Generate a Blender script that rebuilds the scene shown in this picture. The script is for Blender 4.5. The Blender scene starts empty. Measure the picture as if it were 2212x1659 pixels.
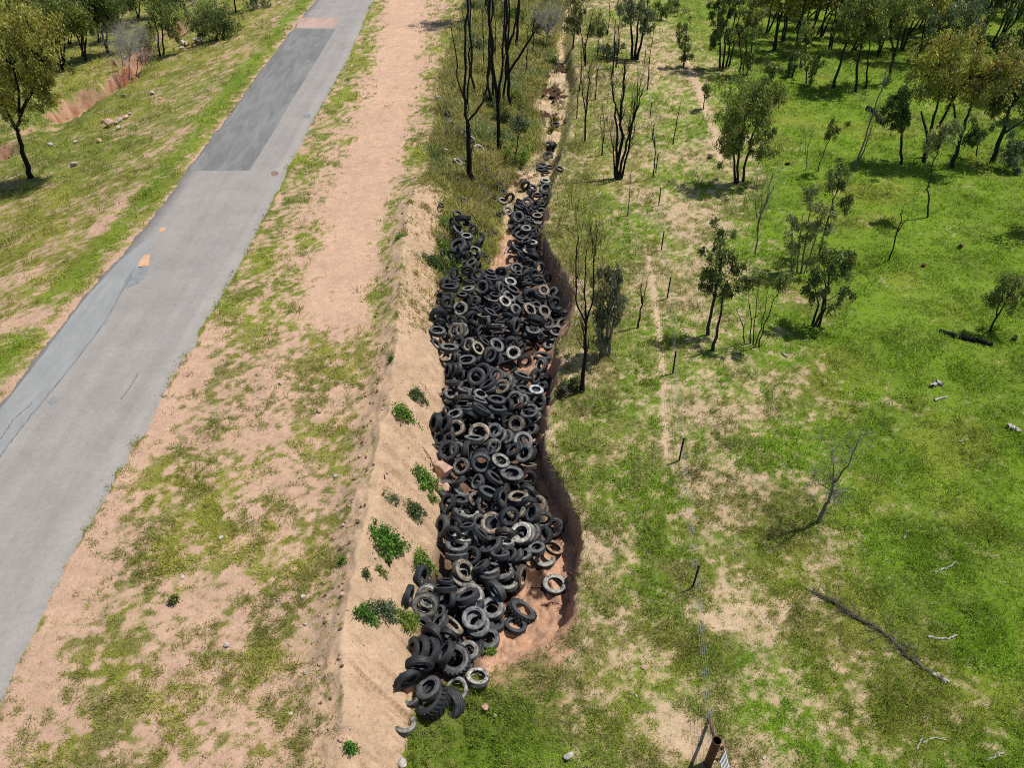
import bpy, math, random
import numpy as np
from mathutils import Vector, Matrix
random.seed(7)
RNG = np.random.default_rng(11)
C = bpy.context.scene.collection
scene = bpy.context.scene
K = 2212.0 / 3538.0            # survey sheet scale
CAMZ, PITCH, FOC = 22.0, math.radians(40.0), 1600.0
CP, SP = math.cos(PITCH), math.sin(PITCH)

# ------------------------------------------------------------------ noise
_perm = np.random.default_rng(3).random((64, 256, 256))[:8]
def vnoise(x, y, seed=0):
    t = _perm[seed % 8]
    x = np.asarray(x, float) + 37.7 * (seed // 8); y = np.asarray(y, float)
    xi = np.floor(x).astype(int); yi = np.floor(y).astype(int)
    fx = x - xi; fy = y - yi
    fx = fx * fx * (3 - 2 * fx); fy = fy * fy * (3 - 2 * fy)
    a = t[xi & 255, yi & 255]; b = t[(xi + 1) & 255, yi & 255]
    c = t[xi & 255, (yi + 1) & 255]; d = t[(xi + 1) & 255, (yi + 1) & 255]
    return (a * (1 - fx) + b * fx) * (1 - fy) + (c * (1 - fx) + d * fx) * fy
def fbm(x, y, seed=0, oct=4, gain=.55):
    s = 0; a = 1; n = 0
    for i in range(oct):
        s = s + a * vnoise(x * 2 ** i + 13.1 * i, y * 2 ** i + 7.3 * i, seed + i); n += a; a *= gain
    return s / n
def sm(a, b, x):
    t = np.clip((x - a) / (b - a), 0, 1); return t * t * (3 - 2 * t)

# ------------------------------------------------------------------ survey points -> metres
def ray(px, py):
    u = (np.asarray(px, float) - 1106) / FOC; v = (np.asarray(py, float) - 829.5) / FOC
    return u, CP - v * SP, -SP - v * CP
def gp(px, py, z=0.0):
    dx, dy, dz = ray(px, py); t = (z - CAMZ) / dz
    return dx * t, dy * t
def pline(pts, z):
    a = np.array(pts, float); x, y = gp(a[:, 0], a[:, 1], z)
    o = np.argsort(y); return x[o], y[o]
def yat(py): return float(gp(1106, py, 0)[1])
ROADR = pline([(830,-40),(805,0),(749,132),(690,235),(640,330),(620,370),(585,440),(556,500),(502,602),(458,670),(431,717),(421,750),(397,768),(372,815),(346,863),(330,900),(305,945),(281,975),(266,1010),(249,1016),(234,1056),(197,1125),(149,1203),(118,1270),(91,1325),(45,1430),(0,1522),(-60,1659)], 0)
ROADL = pline([(710,-40),(682,0),(634,61),(556,163),(482,268),(407,363),(360,434),(254,563),(190,632),(149,683),(78,778),(0,877),(-200,1120),(-700,1659)], 0)
CREST = pline([(725,1700),(735,1580),(737,1479),(747,1365),(768,1240),(783,1172),(800,1080),(814,986),(829,924),(848,867),(856,775),(862,690),(868,600),(874,520),(885,440),(905,390),(930,330),(938,280),(948,200),(965,120),(990,40),(1003,0)], .5)
TOE = pline([(880,1700),(885,1620),(905,1540),(930,1480),(952,1400),(975,1280),(1000,1150),(1005,1050),(1000,950),(1010,850),(1010,760),(1000,700),(1030,620),(1070,540),(1085,470),(1090,420),(1118,370),(1165,330),(1166,290),(1150,235),(1178,190),(1200,140),(1200,105),(1212,70),(1228,0)], -2.5)
FLR = pline([(1080,1450),(1180,1405),(1222,1340),(1238,1280),(1240,1200),(1222,1140),(1196,1080),(1166,1010),(1158,950),(1165,890),(1186,850),(1192,790),(1188,745),(1210,700),(1212,640),(1188,590),(1158,530),(1168,480),(1180,430),(1190,380),(1200,330),(1212,290),(1222,235),(1226,190),(1216,140),(1213,105),(1224,70),(1240,0)], -2.6)
WALL = pline([(1200,1460),(1240,1400),(1238,1340),(1250,1290),(1254,1200),(1254,1160),(1231,1088),(1184,1024),(1168,968),(1178,900),(1196,866),(1210,821),(1208,771),(1203,745),(1230,705),(1244,660),(1242,624),(1227,590),(1197,543),(1172,520),(1178,480),(1192,430),(1203,380),(1216,330),(1232,290),(1245,235),(1250,190),(1240,140),(1235,105),(1246,70),(1262,0)], -.9)
ENDL = gp(np.array([960., 1040, 1101, 1228, 1300]), np.array([1475., 1445, 1412, 1348, 1320]), -1.2)
def yend(x): return np.interp(x, ENDL[0], ENDL[1])
def lin(P, y): return np.interp(y, P[1], P[0])
Y_FAR, Y_END = yat(430), yat(1345)
MOUND = (np.array([8, yat(1600), yat(1480), yat(1000), yat(470), yat(410), yat(370), 200]), np.array([.25, .4, .7, .75, .65, .5, .05, 0]))
FLOORZ = (np.array([0, yat(1425), yat(1340), yat(1240), yat(400), yat(330), yat(200), 300]), np.array([-.9, -.95, -2.0, -2.6, -2.6, -2.3, -2.1, -2.0]))
CREEK = pline([(-250,420),(-80,345),(30,320),(90,285),(150,225),(225,200),(262,175),(250,150),(300,160),(345,100),(390,40),(400,0)], -3.6)
CRK = np.stack([CREEK[0], CREEK[1]], 1)
def dist_poly(x, y, P):
    d = np.full(np.shape(x), 1e9)
    for (ax, ay), (bx, by) in zip(P[:-1], P[1:]):
        vx, vy = bx - ax, by - ay; L = vx * vx + vy * vy + 1e-9
        t = np.clip(((x - ax) * vx + (y - ay) * vy) / L, 0, 1)
        d = np.minimum(d, np.hypot(x - ax - t * vx, y - ay - t * vy))
    return d
def creek_side(x, y):
    d = np.full(np.shape(x), 1e9); s = np.zeros(np.shape(x))
    for (ax, ay), (bx, by) in zip(CRK[:-1], CRK[1:]):
        vx, vy = bx - ax, by - ay; L = vx * vx + vy * vy + 1e-9
        t = np.clip(((x - ax) * vx + (y - ay) * vy) / L, 0, 1)
        e = np.hypot(x - ax - t * vx, y - ay - t * vy); k = e < d
        d = np.where(k, e, d); s = np.where(k, np.sign((x - ax) * vy - (y - ay) * vx), s)
    return d * s + (fbm(x * .6, y * .6, 6, 4) - .5) * 1.8 + (fbm(x * 2.4, y * 2.4, 3, 2) - .5) * .5
def zones(x, y):
    w = (fbm(x * 1.1, y * 1.1, 2, 3) - .5)
    w2 = (fbm(x * 3.1 + 9, y * 3.1, 4, 3) - .5)
    xl = lin(ROADL, y); xr = lin(ROADR, y); xc = lin(CREST, y) + w * .25; xt = lin(TOE, y) + w * .5
    xf = lin(FLR, y) + w * .35 + w2 * .2; w4 = fbm(x * 0 + 2.2, y * 5.5, 6, 2) - .5; xw = np.maximum(lin(WALL, y) + w * .45 + w2 * .4 + w4 * .35, xf + .12)
    xt = np.minimum(xt, xf - .3)
    return xl, xr, xc, xt, xf, xw
def height(x, y, detail=True):
    x = np.asarray(x, float); y = np.asarray(y, float)
    xl, xr, xc, xt, xf, xw = zones(x, y)
    m = np.interp(y, *MOUND); zf = np.interp(y, *FLOORZ)
    far = sm(Y_FAR - 4, Y_FAR + 8, y)
    zp = -.9 + (fbm(x * .12, y * .12, 5, 2) - .5) * .7
    dlm = np.maximum(xc - x, 0); zL = m * np.where(dlm < 1.0, 1 - dlm * .72, .28 * np.exp(-(dlm - 1.0) / .39))
    t = np.clip((x - xc) / np.maximum(xt - xc, .4), 0, 1)
    tt = t * (1 - far) + far * (t * t * (3 - 2 * t))
    zR = m + (zf - m) * tt
    t2 = np.clip((x - xf) / (xw - xf), 0, 1)
    zR = zR + (zp - zf) * (t2 * (1 - far) + far * sm(0, 1, t2))
    z = np.where(x < xc, zL, zR)
    d = xl - x
    fall = np.maximum(d - 1.0, 0)
    z = z - np.where(d > 0, 4.3 * (1 - np.exp(-(fall / 16.0) ** 1.25)), 0)
    near = (x < 0) & (d > 3)
    dc = creek_side(x, y)
    z = z - np.where(near, 1.9 * sm(.40, .56, fbm(x * .22, y * .22, 7, 2)) * np.where(dc < 0, 1 - sm(0, .35, -dc), 1 - sm(.2, 4.5, dc)), 0)
    if detail:
        off = np.minimum(sm(0, .8, x - xr) + sm(0, .8, xl - x), 1)
        bank = ((x > xc) & (x < xt)).astype(float) * (1 - far)
        mnd = np.exp(-((x - xc) / 1.3) ** 2) * np.minimum(m, .5) * 2
        z = z + off * (fbm(x * .7, y * .7, 0, 4) - .5) * .16
        s_ = y + .55 * (x - xc) + (fbm(x * .8, y * .8, 3, 2) - .5) * .5; rl = np.abs(fbm(x * .22, s_ * 1.5, 1, 2) - .5); rl2 = np.abs(fbm(x * .4, s_ * 4.0, 4, 2) - .5)
        z = z + bank * (np.minimum(rl, .09) * 3.6 + np.minimum(rl2, .08) * 1.7 - .36) * sm(0, .5, x - xc) + mnd * (fbm(x * 4.2, y * 4.2, 3, 3) - .5) * .26 * (1.0 - .45 * bank)
        z = z + mnd * (fbm(x * .9, y * .9 + 4, 9, 2) - .5) * .45
        flo = ((x > xt) & (x < xf + .1)).astype(float)
        z = z + flo * ((fbm(x * 2.2, y * 2.2, 7, 4) - .5) * .7 - np.minimum(np.abs(fbm(x * 1.7, y * 1.7, 3, 3) - .5), .1) * 1.0 + .08)
        z = z + off * (x > xw) * np.exp(-((x - xw) / .5) ** 2) * (fbm(x * 4, y * 4, 2, 3) - .5) * .3
    return z
def hit(px, py, extra=None):
    dx, dy, dz = ray(px, py)
    z = np.full(np.shape(dx), -.5)
    for i in range(40):
        t = (z - CAMZ) / dz
        zz = height(dx * t, dy * t)
        if extra is not None: zz = zz + extra(dx * t, dy * t)
        z = z * .5 + zz * .5
    t = (z - CAMZ) / dz
    return dx * t, dy * t, z
def at(px, py, Y):
    dx, dy, dz = ray(px, py); t = Y / dy
    return Vector((float(dx * t), float(Y), float(CAMZ + dz * t)))
def ground(px, py):
    x, y, z = hit(np.array([px]), np.array([py])); return Vector((float(x[0]), float(y[0]), float(z[0])))

# ------------------------------------------------------------------ mesh helpers
def fast_mesh(name, verts, faces_n, loops, mats=(), cols=None, smooth=False, mat_idx=None):
    """verts (N,3); faces_n = corners per face (int or array); loops flat indices"""
    me = bpy.data.meshes.new(name)
    verts = np.ascontiguousarray(verts, dtype=np.float32); loops = np.ascontiguousarray(loops, dtype=np.int32)
    nf = len(loops) // faces_n if isinstance(faces_n, int) else len(faces_n)
    tot = np.full(nf, faces_n, np.int32) if isinstance(faces_n, int) else np.asarray(faces_n, np.int32)
    me.vertices.add(len(verts)); me.vertices.foreach_set('co', verts.ravel())
    me.loops.add(len(loops)); me.loops.foreach_set('vertex_index', loops)
    me.polygons.add(nf); st = np.zeros(nf, np.int32); st[1:] = np.cumsum(tot)[:-1]
    me.polygons.foreach_set('loop_start', st)
    if smooth: me.polygons.foreach_set('use_smooth', np.ones(nf, bool))
    if mat_idx is not None: me.polygons.foreach_set('material_index', np.asarray(mat_idx, np.int32))
    for m in mats: me.materials.append(m)
    me.update(calc_edges=True)
    if cols is not None:
        for k, a in cols.items():
            a = np.asarray(a, np.float32)
            if a.ndim == 1:
                at_ = me.attributes.new(k, 'FLOAT', 'POINT'); at_.data.foreach_set('value', a)
            else:
                if a.shape[1] == 3: a = np.concatenate([a, np.ones((len(a), 1), np.float32)], 1)
                at_ = me.color_attributes.new(k, 'FLOAT_COLOR', 'POINT'); at_.data.foreach_set('color', a.ravel())
    return me
def link(name, me, parent=None):
    o = bpy.data.objects.new(name, me); C.objects.link(o)
    if parent is not None: o.parent = parent
    return o
def tag(o, label, cat, group=None, kind=None):
    o['label'] = label; o['category'] = cat
    if group: o['group'] = group
    if kind: o['kind'] = kind
    return o
def thing(name, loc, label, cat, group=None):
    o = bpy.data.objects.new(name, None); C.objects.link(o); o.location = loc
    o.empty_display_size = .3
    return tag(o, label, cat, group)

class MB:
    """collects tubes, leaves and blobs into ONE mesh"""
    def __init__(s): s.v = []; s.q = []; s.c = []; s.n = 0
    def add(s, v, f, col=None):
        v = np.asarray(v, float); f = np.asarray(f, int)
        s.v.append(v); s.q.append(f + s.n); s.n += len(v)
        c = np.ones((len(v), 3)) * (np.array(col) if col is not None else 1.0)
        s.c.append(c)
    def tube(s, pts, rad, sides=6, col=None):
        P = np.array([tuple(p) for p in pts], float); n = len(P)
        R = np.broadcast_to(np.asarray(rad, float), (n,))
        T = np.gradient(P, axis=0); T /= np.linalg.norm(T, axis=1)[:, None] + 1e-9
        ref = np.where(np.abs(T[:, 2:3]) > .9, np.array([[1., 0, 0]]), np.array([[0, 0, 1.]]))
        A = np.cross(T, ref); A /= np.linalg.norm(A, axis=1)[:, None] + 1e-9
        B = np.cross(T, A)
        th = np.linspace(0, 2 * math.pi, sides, endpoint=False)
        V = P[:, None] + R[:, None, None] * (np.cos(th)[None, :, None] * A[:, None] + np.sin(th)[None, :, None] * B[:, None])
        i = np.arange(n - 1)[:, None] * sides; j = np.arange(sides)[None]; j2 = (j + 1) % sides
        F = np.stack([i + j, i + j2, i + sides + j2, i + sides + j], -1).reshape(-1, 4)
        s.add(V.reshape(-1, 3), F, col)
    def build(s, name, mat, parent=None, smooth=True, loc=None):
        V = np.concatenate(s.v); 
        if loc is not None: V = V - np.array(loc)
        F = np.concatenate(s.q); c = np.concatenate(s.c)
        me = fast_mesh(name, V, F.shape[1], F.ravel(), [mat], {'Col': c}, smooth)
        return link(name, me, parent)

# ------------------------------------------------------------------ materials
def mat_new(name):
    m = bpy.data.materials.new(name); m.use_nodes = True
    nt = m.node_tree; nt.nodes.clear()
    out = nt.nodes.new('ShaderNodeOutputMaterial'); bs = nt.nodes.new('ShaderNodeBsdfPrincipled')
    nt.links.new(bs.outputs[0], out.inputs[0]); bs.inputs['Roughness'].default_value = .85
    bs.inputs['Specular IOR Level'].default_value = .25
    return m, nt, bs, out
def N(nt, t, **kw):
    n = nt.nodes.new(t)
    for k, v in kw.items():
        if k in n.inputs: n.inputs[k].default_value = v
        else: setattr(n, k, v)
    return n
def noise_node(nt, scale, detail=4, rough=.6, coord='Object', dist=0):
    tc = N(nt, 'ShaderNodeTexCoord'); no = N(nt, 'ShaderNodeTexNoise', Scale=scale, Detail=detail, Roughness=rough, Distortion=dist)
    nt.links.new(tc.outputs[coord], no.inputs['Vector']); return no
def ramp(nt, src, a, b, ca=(0, 0, 0, 1), cb=(1, 1, 1, 1)):
    r = N(nt, 'ShaderNodeValToRGB'); r.color_ramp.elements[0].position = a; r.color_ramp.elements[1].position = b
    r.color_ramp.elements[0].color = ca; r.color_ramp.elements[1].color = cb
    nt.links.new(src, r.inputs[0]); return r
def mix(nt, fac, a, b, mode='MIX'):
    m = N(nt, 'ShaderNodeMix', data_type='RGBA', blend_type=mode)
    for sock, v in ((m.inputs[0], fac), (m.inputs[6], a), (m.inputs[7], b)):
        if hasattr(v, 'links'): nt.links.new(v, sock)
        elif isinstance(v, (int, float)): sock.default_value = v
        else: sock.default_value = (*v, 1) if len(v) == 3 else v
    return m.outputs[2]
def bump(nt, bs, h, strength=.5, dist=.05):
    b = N(nt, 'ShaderNodeBump'); b.inputs['Strength'].default_value = strength; b.inputs['Distance'].default_value = dist
    nt.links.new(h, b.inputs['Height']); nt.links.new(b.outputs[0], bs.inputs['Normal'])
def simple_mat(name, col, var=.3, scale=6, rough=.85, bmp=.4, col2=None, bdist=.03):
    m, nt, bs, out = mat_new(name)
    no = noise_node(nt, scale, 6, .65)
    c2 = col2 if col2 else tuple(min(1, c * (1 + var)) for c in col); c1 = tuple(c * (1 - var) for c in col)
    r = ramp(nt, no.outputs[0], .3, .7, (*c1, 1), (*c2, 1))
    nt.links.new(r.outputs[0], bs.inputs['Base Color']); bs.inputs['Roughness'].default_value = rough
    if bmp: bump(nt, bs, no.outputs[0], bmp, bdist)
    return m
def leaf_mat(name, trans=.35, rough=.55):
    m, nt, bs, out = mat_new(name)
    a = N(nt, 'ShaderNodeAttribute', attribute_name='Col')
    nt.links.new(a.outputs['Color'], bs.inputs['Base Color']); bs.inputs['Roughness'].default_value = rough
    tr = N(nt, 'ShaderNodeBsdfTranslucent'); nt.links.new(a.outputs['Color'], tr.inputs[0])
    mx = N(nt, 'ShaderNodeMixShader'); mx.inputs[0].default_value = trans
    nt.links.new(bs.outputs[0], mx.inputs[1]); nt.links.new(tr.outputs[0], mx.inputs[2]); nt.links.new(mx.outputs[0], out.inputs[0])
    return m
M = {}
M['leaf'] = leaf_mat('leaf', .3, .5); M['grass'] = leaf_mat('grass_blade', .35, .7)
M['char'] = simple_mat('charred_bark', (.012, .011, .011), .5, 14, .9, .6)
M['bark'] = simple_mat('dark_bark', (.035, .03, .027), .6, 12, .9, .6)
M['greybark'] = simple_mat('grey_bark', (.17, .155, .14), .5, 14, .9, .5)
M['palebark'] = simple_mat('pale_bark', (.34, .32, .29), .4, 9, .8, .4)
M['deadwood'] = simple_mat('weathered_wood', (.36, .34, .31), .5, 20, .85, .5)
M['rock'] = simple_mat('pink_rock', (.50, .315, .23), .35, 5, .9, .7, bdist=.06)
M['stone'] = simple_mat('pale_stone', (.45, .40, .34), .3, 9, .9, .6)
M['rust'] = simple_mat('rusty_steel', (.10, .045, .028), .5, 18, .7, .3)
M['galv'] = simple_mat('galvanised_steel', (.36, .37, .38), .15, 30, .45, .1)
M['picket'] = simple_mat('black_steel_picket', (.015, .014, .013), .3, 20, .7, .1)
M['twig'] = simple_mat('grey_brown_twig', (.10, .085, .07), .4, 12, .9, .4)
M['mudlump'] = simple_mat('dark_mud', (.075, .045, .033), .5, 8, .9, .6)
M['clod'] = simple_mat('dark_clod', (.16, .10, .07), .4, 10, .95, .5)
M['galv'].node_tree.nodes['Principled BSDF'].inputs['Metallic'].default_value = .7

# ------------------------------------------------------------------ outline of the tyre heap
HEAP = [(955,478),(952,600),(928,690),(952,780),(948,880),(932,950),(948,1080),(942,1150),(893,1285),(885,1400),(870,1480),(900,1540),(985,1540),(1040,1460),(1070,1400),(1080,1330),(1110,1250),(1150,1190),(1212,1150),(1198,1085),(1165,1000),(1160,900),(1188,850),(1190,785),(1130,760),(1150,735),(1218,700),(1215,625),(1165,545),(1182,410),(1100,410),(1098,480),(1110,545),(1060,560),(1030,490)]
hx, hy = gp(np.array([p[0] for p in HEAP]), np.array([p[1] for p in HEAP]), -1.6); HP = np.stack([hx, hy], 1); HPc = np.concatenate([HP, HP[:1]])
def inside(x, y):
    r = np.zeros(np.shape(x), bool)
    for (ax, ay), (bx, by) in zip(HPc[:-1], HPc[1:]):
        c = (ay > y) != (by > y); r ^= c & (x < (bx - ax) * (y - ay) / (by - ay + 1e-12) + ax)
    return r
# ------------------------------------------------------------------ ground cover description
def patch(x, y, px, py, rx, ry=None):
    gx, gy = gp(px, py, -.6); ry = ry or rx
    return np.exp(-(((x - gx) / rx) ** 2 + ((y - gy) / ry) ** 2))
TRACK = pline([(880,-30),(872,60),(845,180),(815,300),(785,400),(760,500),(742,600),(715,700)], 0)
FENCE = pline([(1392,136),(1404,255),(1423,444),(1428,541),(1441,645),(1453,807),(1467,995),(1495,1272),(1530,1635)], -.9)
PATHL = pline([(1385,480),(1398,540),(1408,600),(1418,680),(1425,740),(1428,800),(1430,850),(1437,920),(1440,1000)], -.9)
COWT = np.stack(pline([(1478,120),(1495,160),(1508,190),(1518,225),(1530,258),(1545,290),(1556,340)], -.9), 1)
def cover(x, y):
    """cover 0..1+, soil rgb, grass rgb, tallness"""
    xl, xr, xc, xt, xf, xw = zones(x, y)
    n1 = fbm(x * .35, y * .35, 1, 4); n2 = fbm(x * 1.3, y * 1.3, 3, 4); n3 = fbm(x * .09 + 3, y * .09, 6, 3)
    streak = fbm(x * 1.2 - y * .25, y * .22 + x * .1, 4, 3)
    far = sm(Y_FAR - 3, Y_FAR + 5, y)
    n5 = fbm(x * 4.5, y * 4.5, 7, 3); nse = (n1 - .5) * 1.1 + (n2 - .5) * 1.5 + (n5 - .5) * 2.2
    # left verge
    dl = xl - x
    cl = .84 + nse * .75 - .45 * np.exp(-(dl / .35) ** 2) + .25 * np.exp(-((dl - 1.6) / .8) ** 2) - .30 * np.exp(-((dl - 3.4) / .6) ** 2) * sm(.42, .55, streak) - .2 * np.exp(-((dl - 5.6) / .9) ** 2) * sm(.45, .6, n1) + .12 * sm(6, 12, dl)
    cl = cl - .9 * patch(x, y, 85, 700, 1.6, 1.5) - .6 * patch(x, y, 60, 590, 2.2, 1.0) - .45 * patch(x, y, 250, 470, .6, 3.5)
    # right verge
    du = x - xr; dm = xc - x
    xk = lin(TRACK, y); fk = sm(yat(760), yat(640), y)
    wk = np.interp(y, [20, yat(600), yat(300), yat(0)], [1.6, 1.9, 1.9, 2.2])
    cr = .50 + nse * 1.0 + .5 * (streak - .5) + .30 * np.exp(-((du - 1.1) / .8) ** 2) * fk - .30 * np.exp(-((du - .35) / .3) ** 2) * (1 - fk) + .75 * np.exp(-(du / .13) ** 2)
    cr = cr - fk * 1.0 * np.exp(-((x - xk) / wk) ** 4) + fk * .25 * np.exp(-((dm - 1.0) / .6) ** 2)
    cr = cr - (1 - fk) * (.35 * np.exp(-((du - .7) / .8) ** 2) - .28 * np.exp(-((du - 2.8) / 1.2) ** 2)) - .5 * np.exp(-((dm - .2) / .7) ** 2) * (1 - far) + .1 * np.exp(-((dm - 1.9) / .5) ** 2)
    cr = cr + .6 * patch(x, y, 690, 770, .7, .9) - .5 * patch(x, y, 400, 1340, 1.0, 1.4) - .5 * patch(x, y, 560, 1560, 1.2, 2) + .35 * patch(x, y, 600, 1390, .7, 1.3)
    # mound + bank
    fb = np.maximum(far, sm(yat(650), yat(520), y) * sm(1.5, 2.3, x - xc)); fb = fb * (1 - (1 - sm(1.0, 1.8, x - xc)) * (1 - sm(yat(420), yat(385), y)))
    cb = .08 + (n2 - .5) * .7 + fb * (.85 + nse * .3)
    cfl = -.45 + far * .25 + nse * .6
    # paddock
    dw = x - xw; xfn = lin(FENCE, y)
    cp = .76 + nse * .72 + .12 * sm(0, 1.0, dw) - .12 * np.exp(-(dw / .35) ** 2)
    cp = cp - .10 * np.exp(-((x - xfn - 1.6) / 2.4) ** 2) * (.3 + 1.4 * n1) - .12 * np.exp(-((x - xfn - 2) / 5.0) ** 2) + .38 * sm(xfn + 4, xfn + 12, x)
    cp = cp - .8 * np.exp(-((x - lin(PATHL, y)) / .16) ** 2) * sm(yat(1010), yat(900), y) * sm(yat(470), yat(560), y) * (n2 > .38)
    dcow = dist_poly(x, y, COWT); cp = cp - .9 * np.exp(-(dcow / .3) ** 2)
    for q in ((1450,450,1.3,2.6,.2),(1480,410,1.6,1.6,.15),(1640,330,2.6,2.6,.22),(1440,1560,1.0,.8,.45),(1390,1420,.9,.6,.35),(1560,1330,.9,1.0,.35),(1640,1310,1.6,.9,.3),(1190,925,.28,.45,.9),(1310,1180,.7,.8,.3),(1330,950,.8,.8,.25),(1480,1590,.8,.5,.5),(1430,130,3,4,.12)):
        cp = cp - q[4] * patch(x, y, *q[:4])
    for q in ((1700,1110,2.0,1.5,.5),(1300,960,.6,.7,.4),(1420,1150,.8,.8,.3),(1570,1400,1.2,.8,.35),(1840,1330,2,1,.4),(1050,1590,1.5,1.0,.9),(1120,1460,.7,.8,.6)):
        cp = cp + q[4] * patch(x, y, *q[:4])
    cov = np.where(x < xl, cl, np.where(x < xc, cr, np.where(x < xt, cb, np.where(x < xf, cfl, cp))))
    cov = np.where((x > xf) & (x < xw), -.3 + far * 1.0, cov)
    endz = sm(0, .5, yend(x) - y)          # below the gully head the paddock runs up to the heap
    lowp = -.25 + .9 * endz + nse * .5 + .8 * patch(x, y, 1050, 1600, 2.2, 1.2)
    cov = np.where((x > xt) & (x < xw + .3) & (y > 0), np.where(y < yend(x), np.maximum(cov, lowp), cov), cov)
    dcr = creek_side(x, y); crk = (sm(-.55, -.38, dcr) * (1 - sm(.9, 1.7, dcr + (n2 - .5) * 2.5))) * ((x < 0) & (x < xl - 3)) * sm(.40, .52, fbm(x * .22, y * .22, 7, 2)) * (.45 + .55 * sm(.4, .55, n2))
    cov = cov * (1 - crk) - .3 * crk
    # soil colour
    def L(*c): return np.array(c)
    pink, sand, red, pale = L(.60, .405, .285), L(.58, .41, .27), L(.46, .265, .17), L(.60, .45, .29)
    w_m = np.exp(-((x - xc) / 1.5) ** 2) * (1 - sm(yat(400), yat(360), y))
    soil = np.where((x < xc)[..., None], pink, pale)
    soil = soil * (1 - w_m[..., None]) + sand * w_m[..., None]
    bk = ((x > xc) & (x < xt)) * (1 - fb); soil = soil * (1 - bk[..., None]) + sand * bk[..., None]
    fl = ((x > xt) & (x <= xw)).astype(float) * (1 - far)
    flc = red * (.75 + .8 * fbm(x * 1.5, y * 1.5, 5, 3))[..., None] + L(.07, .06, .04)
    soil = soil * (1 - fl[..., None]) + flc * fl[..., None]
    mud = np.zeros_like(x)
    for q in ((1143,745,.9,1.1),(1150,690,.5,1.2),(1165,1255,.75,.9),(1125,1235,.5,.6),(1085,1290,.5,.5),(1105,600,.5,1.6),(1120,395,.8,1.6),(1140,520,.6,1.6),(1195,212,1.3,2.4),(1172,262,1.2,1.6),(1210,160,.9,1.6)):
        gx, gy = gp(q[0], q[1], -2.5); mud = np.maximum(mud, np.exp(-(((x - gx) / q[2]) ** 2 + ((y - gy) / q[3]) ** 2)))
    mud = sm(.35, .6, mud + (fbm(x * 2.3, y * 2.3, 2, 4) - .5) * 2.2) * sm(.05, .2, mud) * ((x > xc + .5) & (x < xw + .5))
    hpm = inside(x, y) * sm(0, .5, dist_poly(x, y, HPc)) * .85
    soil = soil * (1 - hpm[..., None]) + L(.13, .08, .055) * hpm[..., None]  # shade in the gaps between tyres painted into the floor colour, plus dark residue
    soil = soil * (1 - mud[..., None]) + L(.075, .04, .026) * mud[..., None]
    crf = sm(.15, .5, dcr)[..., None]; soil = soil * (1 - crk[..., None]) + (L(.33, .15, .085) * (1 - crf) + L(.50, .32, .2) * crf) * crk[..., None]
    soil = soil * (.86 + .28 * n2)[..., None] * (.9 + .2 * n1)[..., None]
    # grass colour
    lush, olive, dry, blue, yel = L(.175, .285, .018), L(.205, .215, .048), L(.36, .29, .14), L(.12, .17, .07), L(.275, .280, .046)
    def mixc(a, b, t): t = np.clip(t, 0, 1)[..., None]; return a * (1 - t) + b * t
    endg = (x > xt) & (y < yend(x)); g = mixc(olive, yel, sm(.35, .65, n1))
    gp_ = mixc(mixc(olive, lush, sm(.35, .6, n1)), lush, sm(xfn + 1, xfn + 11, x) * .9)
    gp_ = mixc(gp_, dry, sm(.5, .75, n2) * (1 - .8 * sm(xfn, xfn + 8, x)) * .55)
    gp_ = mixc(gp_, yel, .5 * sm(.5, .7, fbm(x * .25, y * .25, 7, 3)))
    strip = (1 - sm(.8, 4.6, dw)) * (.45 + .55 * sm(yat(1150), yat(760), y))
    gp_ = mixc(gp_, mixc(olive, dry, sm(.45, .7, n2) * .5), strip * .75)
    gp_ = mixc(gp_, lush * .9, .9 * patch(x, y, 1050, 1600, 2.5, 1.5))
    gl = mixc(mixc(olive, lush, .3), yel, sm(.35, .65, n3) * .9); gl = mixc(gl, lush, .7 * np.exp(-((dl - 1.6) / .9) ** 2))
    gb = mixc(mixc(olive, dry, sm(.42, .7, n2) * .6), blue, sm(.5, .7, n1) * .6) * 1.35
    gr = mixc(g, dry, sm(.5, .8, n2) * .5); gr = mixc(gr, lush, fk * .3)
    gcol = np.where((x < xl)[..., None], gl, np.where((x < xc)[..., None], gr, np.where(((x < xf) & ~endg)[..., None], gb, gp_)))
    gcol = gcol * (.86 + .28 * sm(.3, .7, fbm(x * .55, y * .55, 2, 4)))[..., None]
    tall = np.where((x > xc) & (x < xf), np.maximum(far, fb) * 1.0, 0) + np.where(x > xw, strip * .6, 0) + np.where((x < xl - 7), .4, 0)
    return cov, soil, gcol, np.clip(tall, 0, 1)

# ------------------------------------------------------------------ ground sheet
def axis(parts):
    o = []
    for a, b, s in parts: o += list(np.arange(a, b - 1e-6, s))
    return np.array(o)
def grow(a, s, end):
    o = [a]
    while o[-1] < end: s *= 1.18; o.append(o[-1] + s)
    return np.array(o[1:])
xin = axis([(-62, -30, .4), (-30, -14, .25), (-14, -6, .14), (-6, 4.6, .075), (4.6, 14, .16), (14, 30, .25), (30, 62.01, .4)])
gx = np.concatenate([-grow(62, .5, 3000)[::-1], xin, grow(62, .5, 3000)])
yy = [8.5]
while yy[-1] < 105: yy.append(yy[-1] + .058 * (yy[-1] / 9) ** .95)
gy = np.concatenate([np.arange(-60, 8.4, 2.2), yy, grow(yy[-1], .9, 3200)])
X, Y = np.meshgrid(gx, gy)
Z = height(X, Y)
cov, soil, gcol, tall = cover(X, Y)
xl, xr = lin(ROADL, Y), lin(ROADR, Y)
inr = (X > xl + .05) & (X < xr - .05)
Z = np.where(inr, -.03, Z)
nx, ny = len(gx), len(gy)
idx = np.arange(nx * ny).reshape(ny, nx)
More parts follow.
